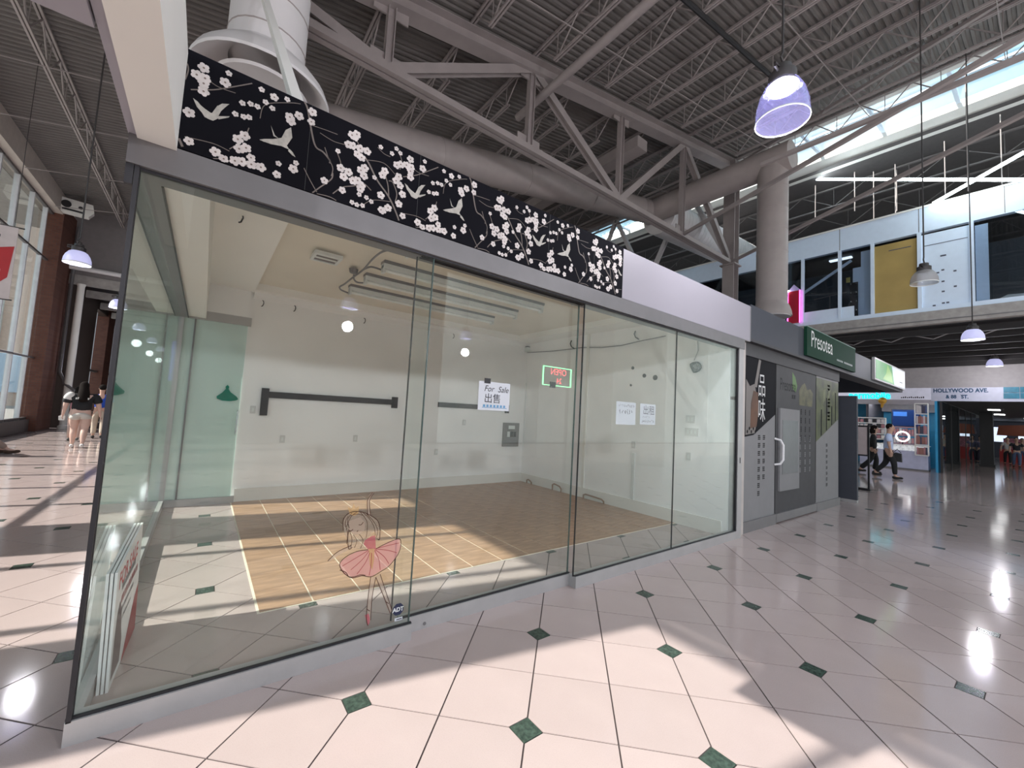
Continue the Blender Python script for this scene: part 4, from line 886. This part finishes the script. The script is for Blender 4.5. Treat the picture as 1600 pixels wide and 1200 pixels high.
B(.036,.045,.15,.75,8.30,8.325).build('scratch_mark', M_MK, us); B(.036,.045,-1.2,-.15,8.20,8.22).build('seam_mark', M_MK, us)
for y, z in ((-.60,7.75),(-.67,7.75),(-.62,7.25),(-.50,7.18),(-.9,7.15),(-.62,6.85),(-.62,6.5),(-.9,6.62),(-.4,6.05),(-.62,6.1),(-.72,6.1)): B(.036,.045,y-.035,y+.035,z-.025,z+.025).build('hole_mark', M_MK, us)
B(.3,.6,1.25,1.85,6.0,8.0).build('cabinet', M_BLUEW, us); B(.3,.5,1.25,1.6,8.0,8.6).build('cabinet_top', M_BLUEW, us)
B(.25,.28,1.93,2.05,7.45,7.65).build('yellow_note', mat('yellow_note', (.5,.42,.12), .5), us)
for k in range(4):
    for i in range(2): MB().ball((.22,1.72+.17*i,6.3+.35*k), .022, n=8, m=5).build('string_light', mat('string_glow', (1,1,1), .5, emit=(1,1,1), es=3), us)
B(.2,.26,1.68,1.93,6.0,7.4).build('string_light_board', M_DARK, us)
MB().beam((.35,4.0,7.05),(.35,1.9,8.35), .05, .10).build('stair_rail', M_BLUEW, us)
MB().beam((.9,3.3,7.15),(.9,2.2,7.25), .03, .03).beam((.9,2.75,6.1),(.9,2.75,7.2), .03, .03).build('inner_railing', M_ALUD, us)
B(4.5,4.7,-6,18,5.9,9.5).build('inner_wall', mat('upper_teal', (.05,.075,.10), .6), us); B(.3,4.5,-6,18,5.85,5.9).build('inner_floor', M_GREYW, us); B(2.5,2.7,2.4,3.2,9.24,9.29).build('added_inner_light', mat('inner_fill_glow', (.8,.9,1), .4, emit=(.8,.9,1), es=1.2), us); B(.2,4.6,-6,18,9.3,9.4).build('inner_ceiling', M_DARK, us)  # the ceiling light here is added to brighten the shop inside
MB().prism([(0,0),(.5,0),(.55,.1),(.45,.2),(.1,.22),(-.1,.12)], lambda a,b,d: (.5+d,-1.9-a*.9,6.0+b), .4).build('white_bundle', M_WHITE, us)
ub = thing('floor_slab', 'grey concrete edge of the upper floor', 'slab', (UX,0,0))
B(-.1,6.3,-6,18,5.40,5.84).build('slab', M_CONC, ub); B(.15,6.0,-6,18,5.37,5.40).build('soffit', M_DARK, ub); B(-.12,-.1,-6,18,5.50,5.53).build('edge_line', M_ALUD, ub)
for k in range(7):
    x = .5+.85*k; zt = 5.33-.09*k
    B(UX+x,UX+x+.10,-6,12,zt-.20,zt).build('ceiling_purlin', mat('dark_purlin', (.016,.014,.014), .7), label=ORD[k] + ' dark purlin under the upper floor from the slab edge', cat='purlin', group='purlins under the upper floor')
for k in range(5):
    MB().beam((UX+.6,2.5-1.1*k,5.2),(UX+.6,3.0-1.1*k,4.98), .03, .03).beam((UX+.6,3.0-1.1*k,4.98),(UX+.6,3.6-1.1*k,5.2), .03, .03).build('purlin_web', M_GREYW, ub).location = (-UX,0,0)
pb = thing('display_booth', 'red booth with glowing magenta edges on the upper floor', 'booth', (UX-.07,3.72,6.0))
B(-.05,.02,-.20,.20,-.0,1.38).build('red_panel', mat('booth_red', (.42,.008,.03), .4), pb); MB().prism([(-.24,1.38),(.24,1.38),(0,1.66)], lambda a,b,d: (-.05+d,a,b), .07).build('pointed_top', mat('booth_top', (.6,.5,.85), .4), pb)
M_MAG = mat('magenta_neon', (.9,.1,.8), .4, emit=(1,.12,.85), es=3)
for s_ in (-.22,.22): B(-.07,-.04,s_-.016,s_+.016,0,1.38).build('neon_edge', M_MAG, pb)
MB().ball((-.1,.22,1.40), .05, n=8, m=6).build('lamp_bulb', M_LAMP, pb)
# lines of light and hanging wires high up
P0, P1 = at(1255,280,'x',22), at(1600,281,'x',18.6)
MB().tube([P0, P1], .05, 6).build('light_strip', M_STRIP, label='long bright horizontal light strip under the skylight', cat='light strip')
P0, P1 = at(1458,318,'x',19.9), at(1600,238,'x',19.0)
MB().tube([P0, P1], .05, 6).build('light_strip', M_STRIP, label='bright slanting light strip above the upper shopfront at right', cat='light strip')
for k, (u, vt, vb, X) in enumerate(((1335,200,330,21),(1398,210,335,21.5),(1400,215,330,22),(1508,110,300,18.5),(1274,280,345,21),(1475,200,310,21),(1562,160,300,20.5),(1365,300,345,21.5),(985,360,405,24),(1003,360,410,25),(1030,365,415,24),(1058,380,415,25),(1018,370,405,26))):
    a, b = at(u, vt, 'x', X), at(u, vb, 'x', X)
    MB().tube([(a.x,a.y,12.3 if a.x > 19 else 13.34),(a.x,a.y,b.z)], .015, 5).build('hanging_wire', M_DUCT, label=ORD[k] + ' thin white hanging wire beyond the truss', cat='wire', group='thin hanging wires')
# troffer lights beyond the truss
for k, (u0, v0, u1, v1, X) in enumerate(((948,372,1010,350,30),(1060,335,1090,322,27),(1100,320,1126,308,27))):
    a, b = at(u0, v0, 'x', X), at(u1, v1, 'x', X)
    mb = MB().box(a.x-.6,a.x+.6,b.y,a.y,a.z-.03,a.z+.05)
    mb.build('ceiling_light', M_STRIP, label='bright ceiling light panel seen beyond the truss, %s of three' % ['leftmost','middle','rightmost'][k], cat='ceiling light', group='ceiling light panels')

# ------------------------------------------------------------------ lower hall and phone shop (X 26)
SX = 26.0
wr_ = thing('wall_right', 'grey wall band and sign band over the far shops', 'wall', (SX,0,0), kind='structure')
B(0,.3,-8,9,3.70,5.3).build('grey_band', mat('hall_grey', (.36,.34,.34), .7), wr_); B(-.05,.0,-8,.43,3.12,3.70).build('sign_band', mat('sign_lilac', (.50,.52,.62), .5), wr_)
B(-.06,.0,.43,9,3.17,3.70).build('shop_fascia', mat('shop_lilac', (.62,.62,.72), .5, emit=(.6,.6,.7), es=.12), wr_)
M_HOL = mat('sign_teal', (.004,.05,.12), .6)
def sxf(y0, z0, off): return lambda a, b, d: Vector((SX-.055-off-d, y0-a, z0+b))
text('sign_lettering', 'HOLLYWOOD AVE.', .23, M_HOL, sxf(.36,3.50,.0), sx=.78, bold=.008, label='blue HOLLYWOOD AVE. lettering on the far sign band', cat='lettering')
text('sign_lettering', '& 88   ST.', .21, M_HOL, sxf(-.02,3.24,.0), sx=.78, bold=.008, label='blue & 88TH ST. lettering on the far sign band', cat='lettering')
text('sign_lettering', 'TH', .09, M_HOL, sxf(-.44,3.34,.0), sx=.78, label='small raised blue TH on the far sign band', cat='lettering')
o = thing('tenant_board', 'teal grid of tenant plates on the far sign band', 'sign', (SX-.06,-1.62,3.24))
for i in range(3):
    for j in range(2): B(-.02,.0,-.42*i-.40,-.42*i,.24*j,.24*j+.22).build('plate', mat('plate_teal', (.01,.17,.26), .5, var=.3, scale=9), o)
M_CY = mat('cyan_letters', (.0,.6,.7), .4, emit=(.0,.75,.85), es=.9)
text('shop_lettering', 'nermobile', .48, M_CY, sxf(3.30,3.215,.02), sx=.78, bold=.012, extrude=.02, label='glowing cyan letters on the phone shop fascia', cat='lettering')
mb = MB()
for k in range(12): mb.box(SX-.066,SX-.06,1.40-.065*k-.04,1.40-.065*k,3.24,3.24+.05+.04*((k*7) % 3)/3)
mb.build('shop_lettering', M_TXT, label='small dark script beside the cyan letters', cat='lettering')
# white ceiling piece left of the sign, its lit look given by emission
B(SX-4,SX-.1,2.4,9,3.75,3.85).build('ceiling', mat('self_glow_ceiling', (.8,.78,.78), .5, emit=(1,.95,.95), es=.5), label='ceiling with the light on it put in as glow, glimpsed under the tea shop canopy', cat='ceiling', kind='structure')
ph = thing('phone_shop', 'blue walled phone accessory shop with lit interior', 'shop', (SX,0,0))
M_SBL = mat('shop_blue', (.03,.32,.58), .5)
B(3.2,3.3,.3,9,0,3.2).build('rear_wall', M_SBL, ph); B(0,3.3,.25,.33,0,3.17).build('side_wall', M_SBL, ph); B(.0,3.3,.3,9,3.17,3.25).build('lid', M_WHITE, ph)
B(-.02,.05,.33,9,2.95,3.17).build('valance', mat('shop_grey', (.35,.33,.36), .5), ph); B(2.8,3.2,.5,3.2,2.72,3.17).build('upper_beam', mat('shop_grey', (.35,.33,.36), .5), ph)
B(.5,.9,.7,2.9,3.10,3.16).build('fill_light_panel', mat('shop_fill_glow', (1,1,1), .5, emit=(1,.97,.95), es=9), ph)  # glowing panel added to brighten the shop interior
tv = thing('screen', 'dark blue display screen in the phone shop', 'screen', (SX+1.2,0,0))
B(0,.08,.95,1.95,1.95,2.80).build('bezel', M_BLACK, tv); B(-.006,0,.98,1.92,1.99,2.76).build('picture', mat('screen_blue', (.0,.008,.045), .3, emit=(.0,.03,.16), es=.3), tv); B(-.009,-.006,1.4,1.88,2.45,2.66).build('picture_band', mat('screen_sky', (.02,.08,.28), .3, emit=(.06,.22,.65), es=.3), tv)
ct = thing('shop_counter', 'white lilac glass-topped counter in front of the phone shop', 'counter', (SX,0,0))
B(0,.6,.56,2.9,.06,.85).build('body', mat('counter_lilac', (.48,.50,.66), .5), ct); B(.03,.57,.60,2.9,.85,1.08).build('glass_case', mat('case_glow', (.7,.72,.75), .2, emit=(.8,.85,.9), es=.25, var=.5, scale=12), ct); B(-.02,.62,.54,2.92,1.08,1.11).build('top', M_WHITE, ct); B(.02,.6,.56,2.9,0,.06).build('plinth', M_ALUD, ct)
def rack(name, lab, y0, y1, z0, z1, x, n, rows, pal, m):
    o = thing(name, lab, 'rack', (SX+x,0,0))
    for y in (y0, y1): B(-.02,.02,y-.02,y+.02,z0,z1).build('post', m, o)
    for j in range(rows+1):
        z = z0+(z1-z0)*j/rows; B(-.05,.12,y0,y1,z-.025,z+.015).build('shelf', m, o)
    hs = (z1-z0)/rows
    for j in range(rows):
        for i in range(n):
            y = y0+.04+(y1-y0-.08)*i/n
            B(-.02,.05,y,y+(y1-y0)/n*.75,z0+hs*j+.03,z0+hs*j+hs*random.uniform(.7,.9)).build('case_pack', random.choice(pal), o)
    return o
PAL = [mat('pack_rose', (.42,.20,.22), .5), mat('pack_dark', (.06,.06,.10), .5), mat('pack_pale', (.62,.58,.58), .5), mat('pack_navy', (.08,.10,.22), .5), mat('pack_brown', (.30,.14,.12), .5)]
rack('display_rack', 'tall white rack of phone cases at the shop corner', .53, .95, .7, 3.0, -.05, 6, 5, PAL, M_WHITE)
rack('display_rack', 'low wall rack of pink phone cases behind the counter', .98, 2.1, 1.15, 1.92, .9, 10, 2, PAL[:3]+[PAL[0]]*3, PAL[0])
rack('display_rack', 'cluttered shelf of boxed goods left of the blue shop wall', 1.98, 3.3, 1.3, 2.3, .2, 8, 4, [PAL[2], PAL[0], M_WHITE, PAL[2], M_DARK], M_WHITE)
o = thing('ring_lamp', 'glowing white ring lamp on the phone counter', 'lamp', (SX+.3,1.42,1.48)); MB().tube([(0,.22*math.cos(a),.22*math.sin(a)) for a in [2*PI*i/20 for i in range(21)]], .03, 8).build('ring', mat('ring_glow', (1,1,1), .4, emit=(1,1,1), es=2), o, smooth=True); MB().tube([(0,0,-.22),(0,0,-.37)], .02, 6).build('stand', M_BLACK, o)
o = thing('globe_ornament', 'golden globe ornament hanging over the phone shop shelves', 'ornament', (SX-.3,2.0,3.05)); MB().ball((0,0,.05), .16, n=14, m=9).build('globe', mat('gold_ball', (.55,.30,.04), .3, .3), o, smooth=True); MB().tube([(0,0,-.1),(0,.03,-.28)], [.07,.03], 8).tube([(0,0,.2),(.24,0,.3)], .012, 6).build('stem', mat('gold_ball', (.55,.30,.04)), o)
# glass corner and far corridor
gc = thing('corridor_glass', 'dark glass shop corner at the mouth of the far corridor', 'glass wall', (SX,0,0))
B(0,14,.12,.16,0,3.1).build('pane', M_DGLASS, gc)
for k in range(5): B(2.8*k-.03,2.8*k+.03,.10,.18,0,3.1).build('post', M_DARK, gc)
cw_ = thing('wall_right', 'dark end of the far corridor', 'wall', (SX,0,0), kind='structure')
B(30,30.2,-9,4,0,3.4).build('end_wall', mat('corridor_dark', (.06,.06,.075), .6), cw_); B(.0,30,-9,.12,3.12,3.3).build('lid', M_DARK, cw_); B(.2,30,2.6,2.7,0,3.2).build('rear_wall', mat('corridor_dark', (.06,.06,.075)), cw_)
for k, (x, y) in enumerate(((7,-1.0),(4,-2.6),(13,-.9),(10,-2.7),(19,-1.9),(25,-2.6))):
    B(SX+x-.35,SX+x+.35,y-.2,y+.2,3.08,3.115).build('ceiling_light', mat('panel_glow', (1,1,1), .4, emit=(1,1,1), es=5), label=ORD[k] + ' white ceiling light panel down the far corridor', cat='ceiling light', group='far corridor lights')
for k in range(4): B(SX+27,SX+27.3,-.6-1.6*k,.4-1.6*k,1.4,2.6).build('lit_shelf', mat('shelf_glow', (.7,.75,.85), .4, emit=(.6,.68,.85), es=.9, var=.6, scale=5), label=ORD[k] + ' glowing shelf from the left at the corridor end', cat='shelf', group='lit shelves at the corridor end')
o = thing('corridor_stall', 'red stall with awning in the far corridor', 'stall', (SX+21,-1.2,0)); B(-.5,.5,-.8,.7,0,.9).build('counter', mat('stall_red', (.35,.02,.02), .5), o); B(-.5,.5,-.7,.5,.9,1.7).build('goods', mat('stall_goods', (.30,.10,.14), .5, var=.7, scale=9), o); MB().prism([(-.9,1.9),(.8,1.9),(.7,2.6),(-.6,2.7)], lambda a,b,d: (-.6+d,a,b), 1.2).build('awning', mat('stall_brown', (.22,.05,.02), .5), o)
o = thing('jewellery_counter', 'warm lit display counter behind the corridor glass', 'counter', (SX+7,1.2,0)); B(-1,1,-.5,.5,0,.9).build('body', M_DARK, o)
for k in range(6): MB().ball((-.9+.35*k,-.4,1.15+.12*(k % 3)), .07, n=8, m=6).build('spot_lamp', mat('warm_glow', (1,.8,.5), .4, emit=(1,.82,.5), es=6), o)
o = thing('square_column', 'dark square column in the far corridor', 'column', (SX+10,-.55,0)); B(-.25,.25,-.25,.25,0,3.1).build('shaft', M_DARK, o); B(-.3,.3,-.3,.3,0,.15).build('base', M_DARK, o)
# red banner on the left
o = thing('hanging_banner', 'red and white hanging banner at the left edge by the windows', 'banner', (-3.6,10,0))
MB().box(-.2,.66,-.01,.01,3.30,4.80).build('cloth', mat('banner_pale', (.55,.48,.47), .6), o); MB().prism([(-.2,3.62),(.50,3.62),(.60,3.75),(.64,4.40),(.2,4.25),(-.2,4.2)], lambda a,b,d: (a,-.011-d,b), .003).build('red_print', mat('banner_red', (.42,.02,.025), .5), o)
B(-.2,.5,-.018,-.014,3.84,3.90).build('pale_stripe', mat('banner_pale', (.5,.4,.4)), o)
for k in range(3): B(.3+.05*k,.34+.05*k,-.016,-.011,4.55-.05*(k % 2),4.60).build('small_print', M_INK, o)
MB().tube([(-.25,0,4.8),(.74,0,4.8)], .015, 6).tube([(-.25,0,3.3),(.7,0,3.3)], .015, 6).build('rod', M_SOOT, o); MB().tube([(.6,0,4.8),(.6,0,8.8)], .006, 5).build('cord', M_SOOT, o)
o = thing('lit_sign', 'tall violet glowing sign panel beyond the left glass', 'sign', (-.9,22.5,2.2)); B(-.12,.12,-.05,.05,0,1.9).build('face', mat('violet_glow', (.2,.15,.8), .4, emit=(.22,.16,.95), es=1.2), o); B(-.14,.14,.05,.1,-.05,1.95).build('case', M_DARK, o)

# ------------------------------------------------------------------ people
def skin_mesh(name, verts, edges, radii, m, sub=2, root=0):
    me = bpy.data.meshes.new(name); me.from_pydata([tuple(v) for v in verts], edges, []); me.update()
    o = bpy.data.objects.new(name, me); COL.objects.link(o)
    md = o.modifiers.new('s', 'SKIN'); md.use_smooth_shade = True; md.branch_smoothing = .6
    for v, r in zip(me.skin_vertices[0].data, radii): v.radius = r if isinstance(r, tuple) else (r, r)
    for i, v in enumerate(me.skin_vertices[0].data): v.use_root = (i == root)
    sb = o.modifiers.new('u', 'SUBSURF'); sb.levels = sub; sb.render_levels = sub
    bpy.context.view_layer.update(); dg = bpy.context.evaluated_depsgraph_get()
    out = bpy.data.meshes.new_from_object(o.evaluated_get(dg)); COL.objects.unlink(o); bpy.data.objects.remove(o)
    out.materials.clear(); out.materials.append(m)
    for p_ in out.polygons: p_.use_smooth = True; p_.material_index = 0
    return out
def mesh_join(base, others):
    V = [tuple(v.co) for v in base.vertices]; F = [tuple(p_.vertices) for p_ in base.polygons]
    for m_ in others:
        n = len(V); V += [tuple(v.co) for v in m_.vertices]; F += [tuple(i+n for i in p_.vertices) for p_ in m_.polygons]
    me = bpy.data.meshes.new(base.name); me.from_pydata(V, [], F); me.update()
    for mm_ in base.materials: me.materials.append(mm_)
    for p_ in me.polygons: p_.use_smooth = True
    return me
M_SKIN = mat('skin', (.52,.32,.24), .5); M_SKIN2 = mat('skin_pale', (.60,.40,.33), .5); M_HAIR = mat('dark_hair', (.012,.009,.008), .9, spec=.1)
def person(label, loc, rz_, H, J, cloth, hair, skinm=M_SKIN, wide=1.0, group=None, detail=True):
    """J: joints in a 1.72 m frame (x right, y forward, z up): lists for arm_l, arm_r (elbow, wrist), leg_l, leg_r (knee, ankle); cloth: shirt, lower, shoe"""
    k = H/1.72; root = thing('person', label, 'person', loc, rz_, group); root.scale = (k,k,k)
    lean = J.get('lean', 0); hz = J.get('hip', .93)
    pel = Vector((0,0,hz)); che = Vector((0,lean*.6,hz+.36)); nec = Vector((0,lean,hz+.53)); hd = Vector((0,lean+.02,hz+.62)); ht = Vector((0,lean+.03,hz+.72))
    V = [pel, (pel+che)/2, che, nec, hd, ht]; E = [(0,1),(1,2),(2,3),(3,4),(4,5)]
    Rr = [(.145*wide,.105*wide),(.13*wide,.10*wide),(.15*wide,.105*wide),(.055,.055),(.075,.09),(.07,.085)]
    sh = {}
    for s_, n_ in ((-1,'arm_l'),(1,'arm_r')):
        sp_ = che + Vector((s_*.175*wide,0,.10)); e_, w_ = [Vector(q_) for q_ in J[n_]]; sh[n_] = (sp_, e_, w_)
        i = len(V); hand = w_ + (w_-e_).normalized()*.07
        V += [sp_, e_, w_, hand]; E += [(2,i),(i,i+1),(i+1,i+2),(i+2,i+3)]; Rr += [.058*wide,.042*wide,.028,(.036,.018)]
    lg = {}
    for s_, n_ in ((-1,'leg_l'),(1,'leg_r')):
        hp = pel + Vector((s_*.09*wide,0,-.06)); kn, an = [Vector(q_) for q_ in J[n_]]; lg[n_] = (hp, kn, an)
        i = len(V); f_ = Vector(J.get('toe', (0,1,0))); toe = an + f_*.14 + Vector((0,0,-.05))
        V += [hp, (hp*.55+kn*.45)+Vector((0,.0,0)), kn, (kn*.6+an*.4)+Vector((0,-.015,0)), an, toe]; E += [(0,i),(i,i+1),(i+1,i+2),(i+2,i+3),(i+3,i+4),(i+4,i+5)]
        Rr += [.095*wide,.085*wide,.056*wide,.056*wide,.036,.035]
    body = skin_mesh('body', V, E, Rr, skinm)
    extra = []
    hc = (ht+hd)/2 + Vector((0,.005,.03))
    hm = MB().ball(hc, .078, .095, .118, 14, 10).ball(hc+Vector((0,.098,-.012)), .014, .02, .026, 6, 5).ball(hc+Vector((.08,-.005,-.01)), .012,.02,.03,6,5).ball(hc+Vector((-.08,-.005,-.01)), .012,.02,.03,6,5).ball(hc+Vector((0,.05,-.085)), .04,.045,.04,8,6).mesh('h')
    extra.append(hm)
    if detail:
        for n_ in ('arm_l','arm_r'):
            sp_, e_, w_ = sh[n_]; d = (w_-e_).normalized(); side = Vector((0,1,0)) - d*d.y; side.normalize(); nrm = d.cross(side); pal = w_ + d*.07
            for q_, (o_, L) in enumerate(((-.024,.062),(-.008,.075),(.009,.072),(.025,.055))):
                b_ = pal + side*o_; m1 = b_ + d*L*.5 + nrm*.004; m2 = b_ + d*L + nrm*.022
                extra.append(MB().tube([b_-d*.02, b_, m1, m2], [.009,.0095,.009,.007], 6).mesh('f'))
            b_ = w_ + d*.03 + side*.026
            extra.append(MB().tube([b_-side*.015, b_+side*.018+d*.02, b_+side*.024+d*.05], [.011,.010,.008], 6).mesh('f'))
    bo = obj('body', mesh_join(body, extra), root)
    for s_ in (-1,1): MB().ball(hc+Vector((s_*.032,.086,.012)), .011,.007,.007,6,5).build('eye', M_DARK, root)
    MB().ball(hc+Vector((0,.086,-.055)), .024,.01,.006,8,5).build('mouth', mat('lips', (.35,.12,.10), .5), root)
    # shirt
    V = [pel+Vector((0,0,cloth.get('hem',0))), (pel+che)/2, che, nec-Vector((0,0,.03))]; E = [(0,1),(1,2),(2,3)]; g_ = cloth.get('loose', 1.12)
    Rr = [(.155*wide*g_,.118*wide*g_),(.145*wide*g_,.112*wide*g_),(.165*wide*g_,.115*wide*g_),(.075,.07)]
    sl_ = cloth.get('sleeve', .7)
    for n_ in ('arm_l','arm_r'):
        sp_, e_, w_ = sh[n_]; i = len(V)
        if sl_ <= 1: V += [sp_, sp_+(e_-sp_)*sl_]; E += [(2,i),(i,i+1)]; Rr += [.075*wide*g_, .066*wide*g_]
        else: V += [sp_, e_, e_+(w_-e_)*.95]; E += [(2,i),(i,i+1),(i+1,i+2)]; Rr += [.072*wide*g_, .056*wide*g_, .042]
    so_ = obj('shirt', skin_mesh('shirt', V, E, Rr, cloth['shirt'], root=2), root)
    if cloth.get('print'):
        me_ = MB(); c_ = che + Vector((0,-.135*wide*g_,.02))
        for q_ in range(7): me_.box(c_.x-.13+.037*q_, c_.x-.13+.037*q_+.028, c_.y-.03, c_.y+.05, c_.z-.025, c_.z+.02+.012*(q_ % 2))
        me_.build('back_print', M_WHITE, so_)
    # lower
    L_ = cloth.get('length', 1.0); V = [pel+Vector((0,0,.06)), pel-Vector((0,0,.03))]; E = [(0,1)]; Rr = [(.175*wide,.140*wide),(.178*wide,.150*wide)]
    for n_ in ('leg_l','leg_r'):
        hp, kn, an = lg[n_]; i = len(V)
        if L_ < .5: V += [hp, hp+(kn-hp)*L_]; E += [(1,i),(i,i+1)]; Rr += [.128*wide, .130*wide]
        else: V += [hp, kn, kn+(an-kn)*.92]; E += [(1,i),(i,i+1),(i+1,i+2)]; Rr += [.108*wide, .078*wide, .062*cloth.get('flare',1)]
    obj('shorts' if L_ < .5 else 'trousers', skin_mesh('lower', V, E, Rr, cloth['lower'], root=0), root)
    for n_ in ('leg_l','leg_r'):
        an = lg[n_][2]; f_ = Vector(J.get('toe', (0,1,0))); s_ = MB()
        b_ = an + Vector((0,0,-.045)); s_.tube([b_-f_*.07, b_-f_*.03, b_+f_*.08, b_+f_*.16, b_+f_*.185], [.03,.045,.044,.036,.012], 10)
        s_.build('shoe', cloth['shoe'], root, smooth=True)
    # hair
    hb = MB()
    if hair == 'long':
        hb.ball(hc+Vector((0,-.02,.025)), .096,.105,.115,14,9); hb.tube([hc+Vector((0,-.045,.04)), hc+Vector((0,-.075,-.06)), hc+Vector((.01,-.13*wide,-.2)), hc+Vector((.01,-.14*wide,-.34)), hc+Vector((.02,-.13*wide,-.40))], [.092,.10,.115,.12,.07], 14)
    elif hair == 'bob':
        hb.ball(hc+Vector((0,-.02,.025)), .095,.105,.112,14,9); hb.tube([hc+Vector((0,-.03,.05)), hc+Vector((0,-.05,-.06)), hc+Vector((0,-.06,-.16)), hc+Vector((0,-.06,-.20))], [.085,.098,.092,.04], 14)
    else:
        hb.ball(hc+Vector((0,-.022,.03)), .088,.098,.105,14,9)
    hb.build('hair', M_HAIR, root, smooth=True)
    return root
def cm(n, c_): return mat('cloth_'+n, c_, .85, bump=.1, bscale=80)
WALK = dict(arm_l=((-.27,-.06,1.14),(-.29,.04,.90)), arm_r=((.27,.05,1.14),(.29,.14,.92)), leg_l=((-.10,.06,.50),(-.10,-.06,.10)), leg_r=((.10,-.06,.49),(.09,-.24,.12)))
p = at(120,699,'z',0)
wom = person('woman seen from behind in black and white T-shirt and pale shorts', (p.x,p.y,0), math.radians(8), 1.74, dict(WALK, arm_l=((-.30,.0,1.12),(-.33,.06,.88)), arm_r=((.32,-.02,1.12),(.36,.05,.88))), dict(shirt=cm('black', (.012,.012,.014)), lower=cm('pale', (.55,.51,.46)), shoe=cm('white', (.62,.60,.58)), length=.42, sleeve=.85, hem=-.0, loose=1.15, print=True), 'long', M_SKIN2, 1.38)
che = Vector((-.26,0,1.38))
sh_ = skin_mesh('sleeve', [(-.15,-.02,1.44),(-.25,-.01,1.36),(-.29,.0,1.22)], [(0,1),(1,2)], [.105,.115,.115], cm('white', (.62,.60,.58)))
obj('white_sleeve', sh_, wom)
bg = thing('paper_bag', 'small white bag held by the woman in shorts', 'bag', (p.x-.36,p.y+.02,.72)); MB().prism([(-.05,0),(.05,0),(.06,.12),(.0,.15),(-.06,.11)], lambda a,b,d: (a,d,b), .05).build('sack', M_WHITE, bg)
p2 = at(111,690,'z',0)
person('person walking mostly hidden ahead of the woman in shorts', (p2.x-.02,p2.y+.3,0), math.radians(8), 1.62, dict(WALK), dict(shirt=cm('rose', (.45,.22,.25)), lower=cm('pale', (.55,.51,.46)), shoe=cm('grey', (.12,.12,.12)), length=.4, sleeve=.8), 'bob', M_SKIN2, 1.1)
p = at(151,685,'z',0)
person('man in a blue shirt and beige trousers walking away on the left', (p.x,p.y,0), math.radians(8), 1.72, dict(WALK), dict(shirt=cm('blue', (.015,.07,.42)), lower=cm('beige', (.50,.42,.34)), shoe=cm('shoe', (.02,.02,.02)), sleeve=.9), 'short', M_SKIN, 1.05)
# seated visitor at the left edge
bn = thing('bench', 'dark bench at the left edge of the concourse', 'bench', (-3.95,11.6,0))
B(-.25,.25,-.9,.9,.40,.46).build('seat', M_BROWN, bn)
for a in (-.7,.7): B(-.2,.2,a-.04,a+.04,0,.40).build('leg', M_SOOT, bn)
person('seated visitor at the left edge with pink top and stretched legs', (-3.95,11.6,0), math.radians(-70), 1.70, dict(hip=.55, lean=-.06, arm_l=((-.26,.05,.80),(-.2,.28,.66)), arm_r=((.26,.05,.80),(.2,.28,.66)), leg_l=((-.11,.46,.50),(-.12,.80,.09)), leg_r=((.11,.46,.52),(.13,.88,.10))), dict(shirt=cm('rose', (.45,.22,.25)), lower=cm('taupe', (.30,.22,.19)), shoe=cm('brownshoe', (.06,.03,.02))), 'bob', M_SKIN2)
# two people on the right
SIDE = math.radians(-170)
p = at(1388,747,'z',0)
WR = dict(lean=.03, arm_l=((-.25,-.04,1.14),(-.24,.06,.92)), arm_r=((.24,.02,1.13),(.24,.06,.88)), leg_l=((-.09,-.05,.49),(-.09,-.33,.14)), leg_r=((.09,.14,.51),(.09,.16,.09)))
person('man in a light blue shirt and black trousers walking right', (p.x,p.y,0), SIDE, 1.90, WR, dict(shirt=cm('lightblue', (.52,.60,.82)), lower=cm('black', (.012,.012,.014)), shoe=cm('shoe', (.02,.02,.02)), sleeve=.9, loose=1.2, hem=-.13), 'short', M_SKIN, 1.08)
bg = thing('shoulder_bag', 'black bag carried by the man in the light blue shirt', 'bag', (p.x+.02,p.y-.24,.60)); MB().prism([(-.12,0),(.10,.02),(.13,.28),(.04,.33),(-.11,.30)], lambda a,b,d: (d-.06,a,b), .12).build('body', M_DARK, bg); MB().tube([(0,-.1,.32),(0,0,.45),(0,.1,.32)], .012, 6).build('strap', M_DARK, bg)
p = at(1366,741,'z',0)
person('woman in black clothes with dark hair walking right beside the man', (p.x+.3,p.y+.1,0), SIDE, 1.84, dict(WR, leg_l=((-.09,.10,.50),(-.09,.05,.10)), leg_r=((.09,-.05,.50),(.09,-.36,.13))), dict(shirt=cm('black', (.012,.012,.014)), lower=cm('black', (.012,.012,.014)), shoe=cm('shoe', (.02,.02,.02)), sleeve=2, loose=1.2, hem=-.1, flare=1.5), 'bob', M_SKIN, 1.0)
for k, (u, c1_, c2_, lab) in enumerate(((1574,(.5,.5,.52),(.02,.02,.025),'distant shopper in a white top in the far corridor'),(1588,(.02,.02,.03),(.10,.14,.25),'distant shopper in a dark top and jeans in the far corridor'),(1597,(.35,.33,.30),(.10,.14,.28),'distant shopper at the right edge of the far corridor'),(1532,(.08,.08,.14),(.03,.03,.05),'distant dark-clothed shopper left of the red stall'))):
    X_ = (41,38.5,43.5,40)[k]; pp = at(u, 690, 'x', X_)
    person(lab, (X_,pp.y,0), math.radians(100), 1.72, WALK, dict(shirt=cm('far%d' % k, c1_), lower=cm('farl%d' % k, c2_), shoe=cm('shoe', (.02,.02,.02))), 'short', M_SKIN, detail=False, group='distant shoppers')
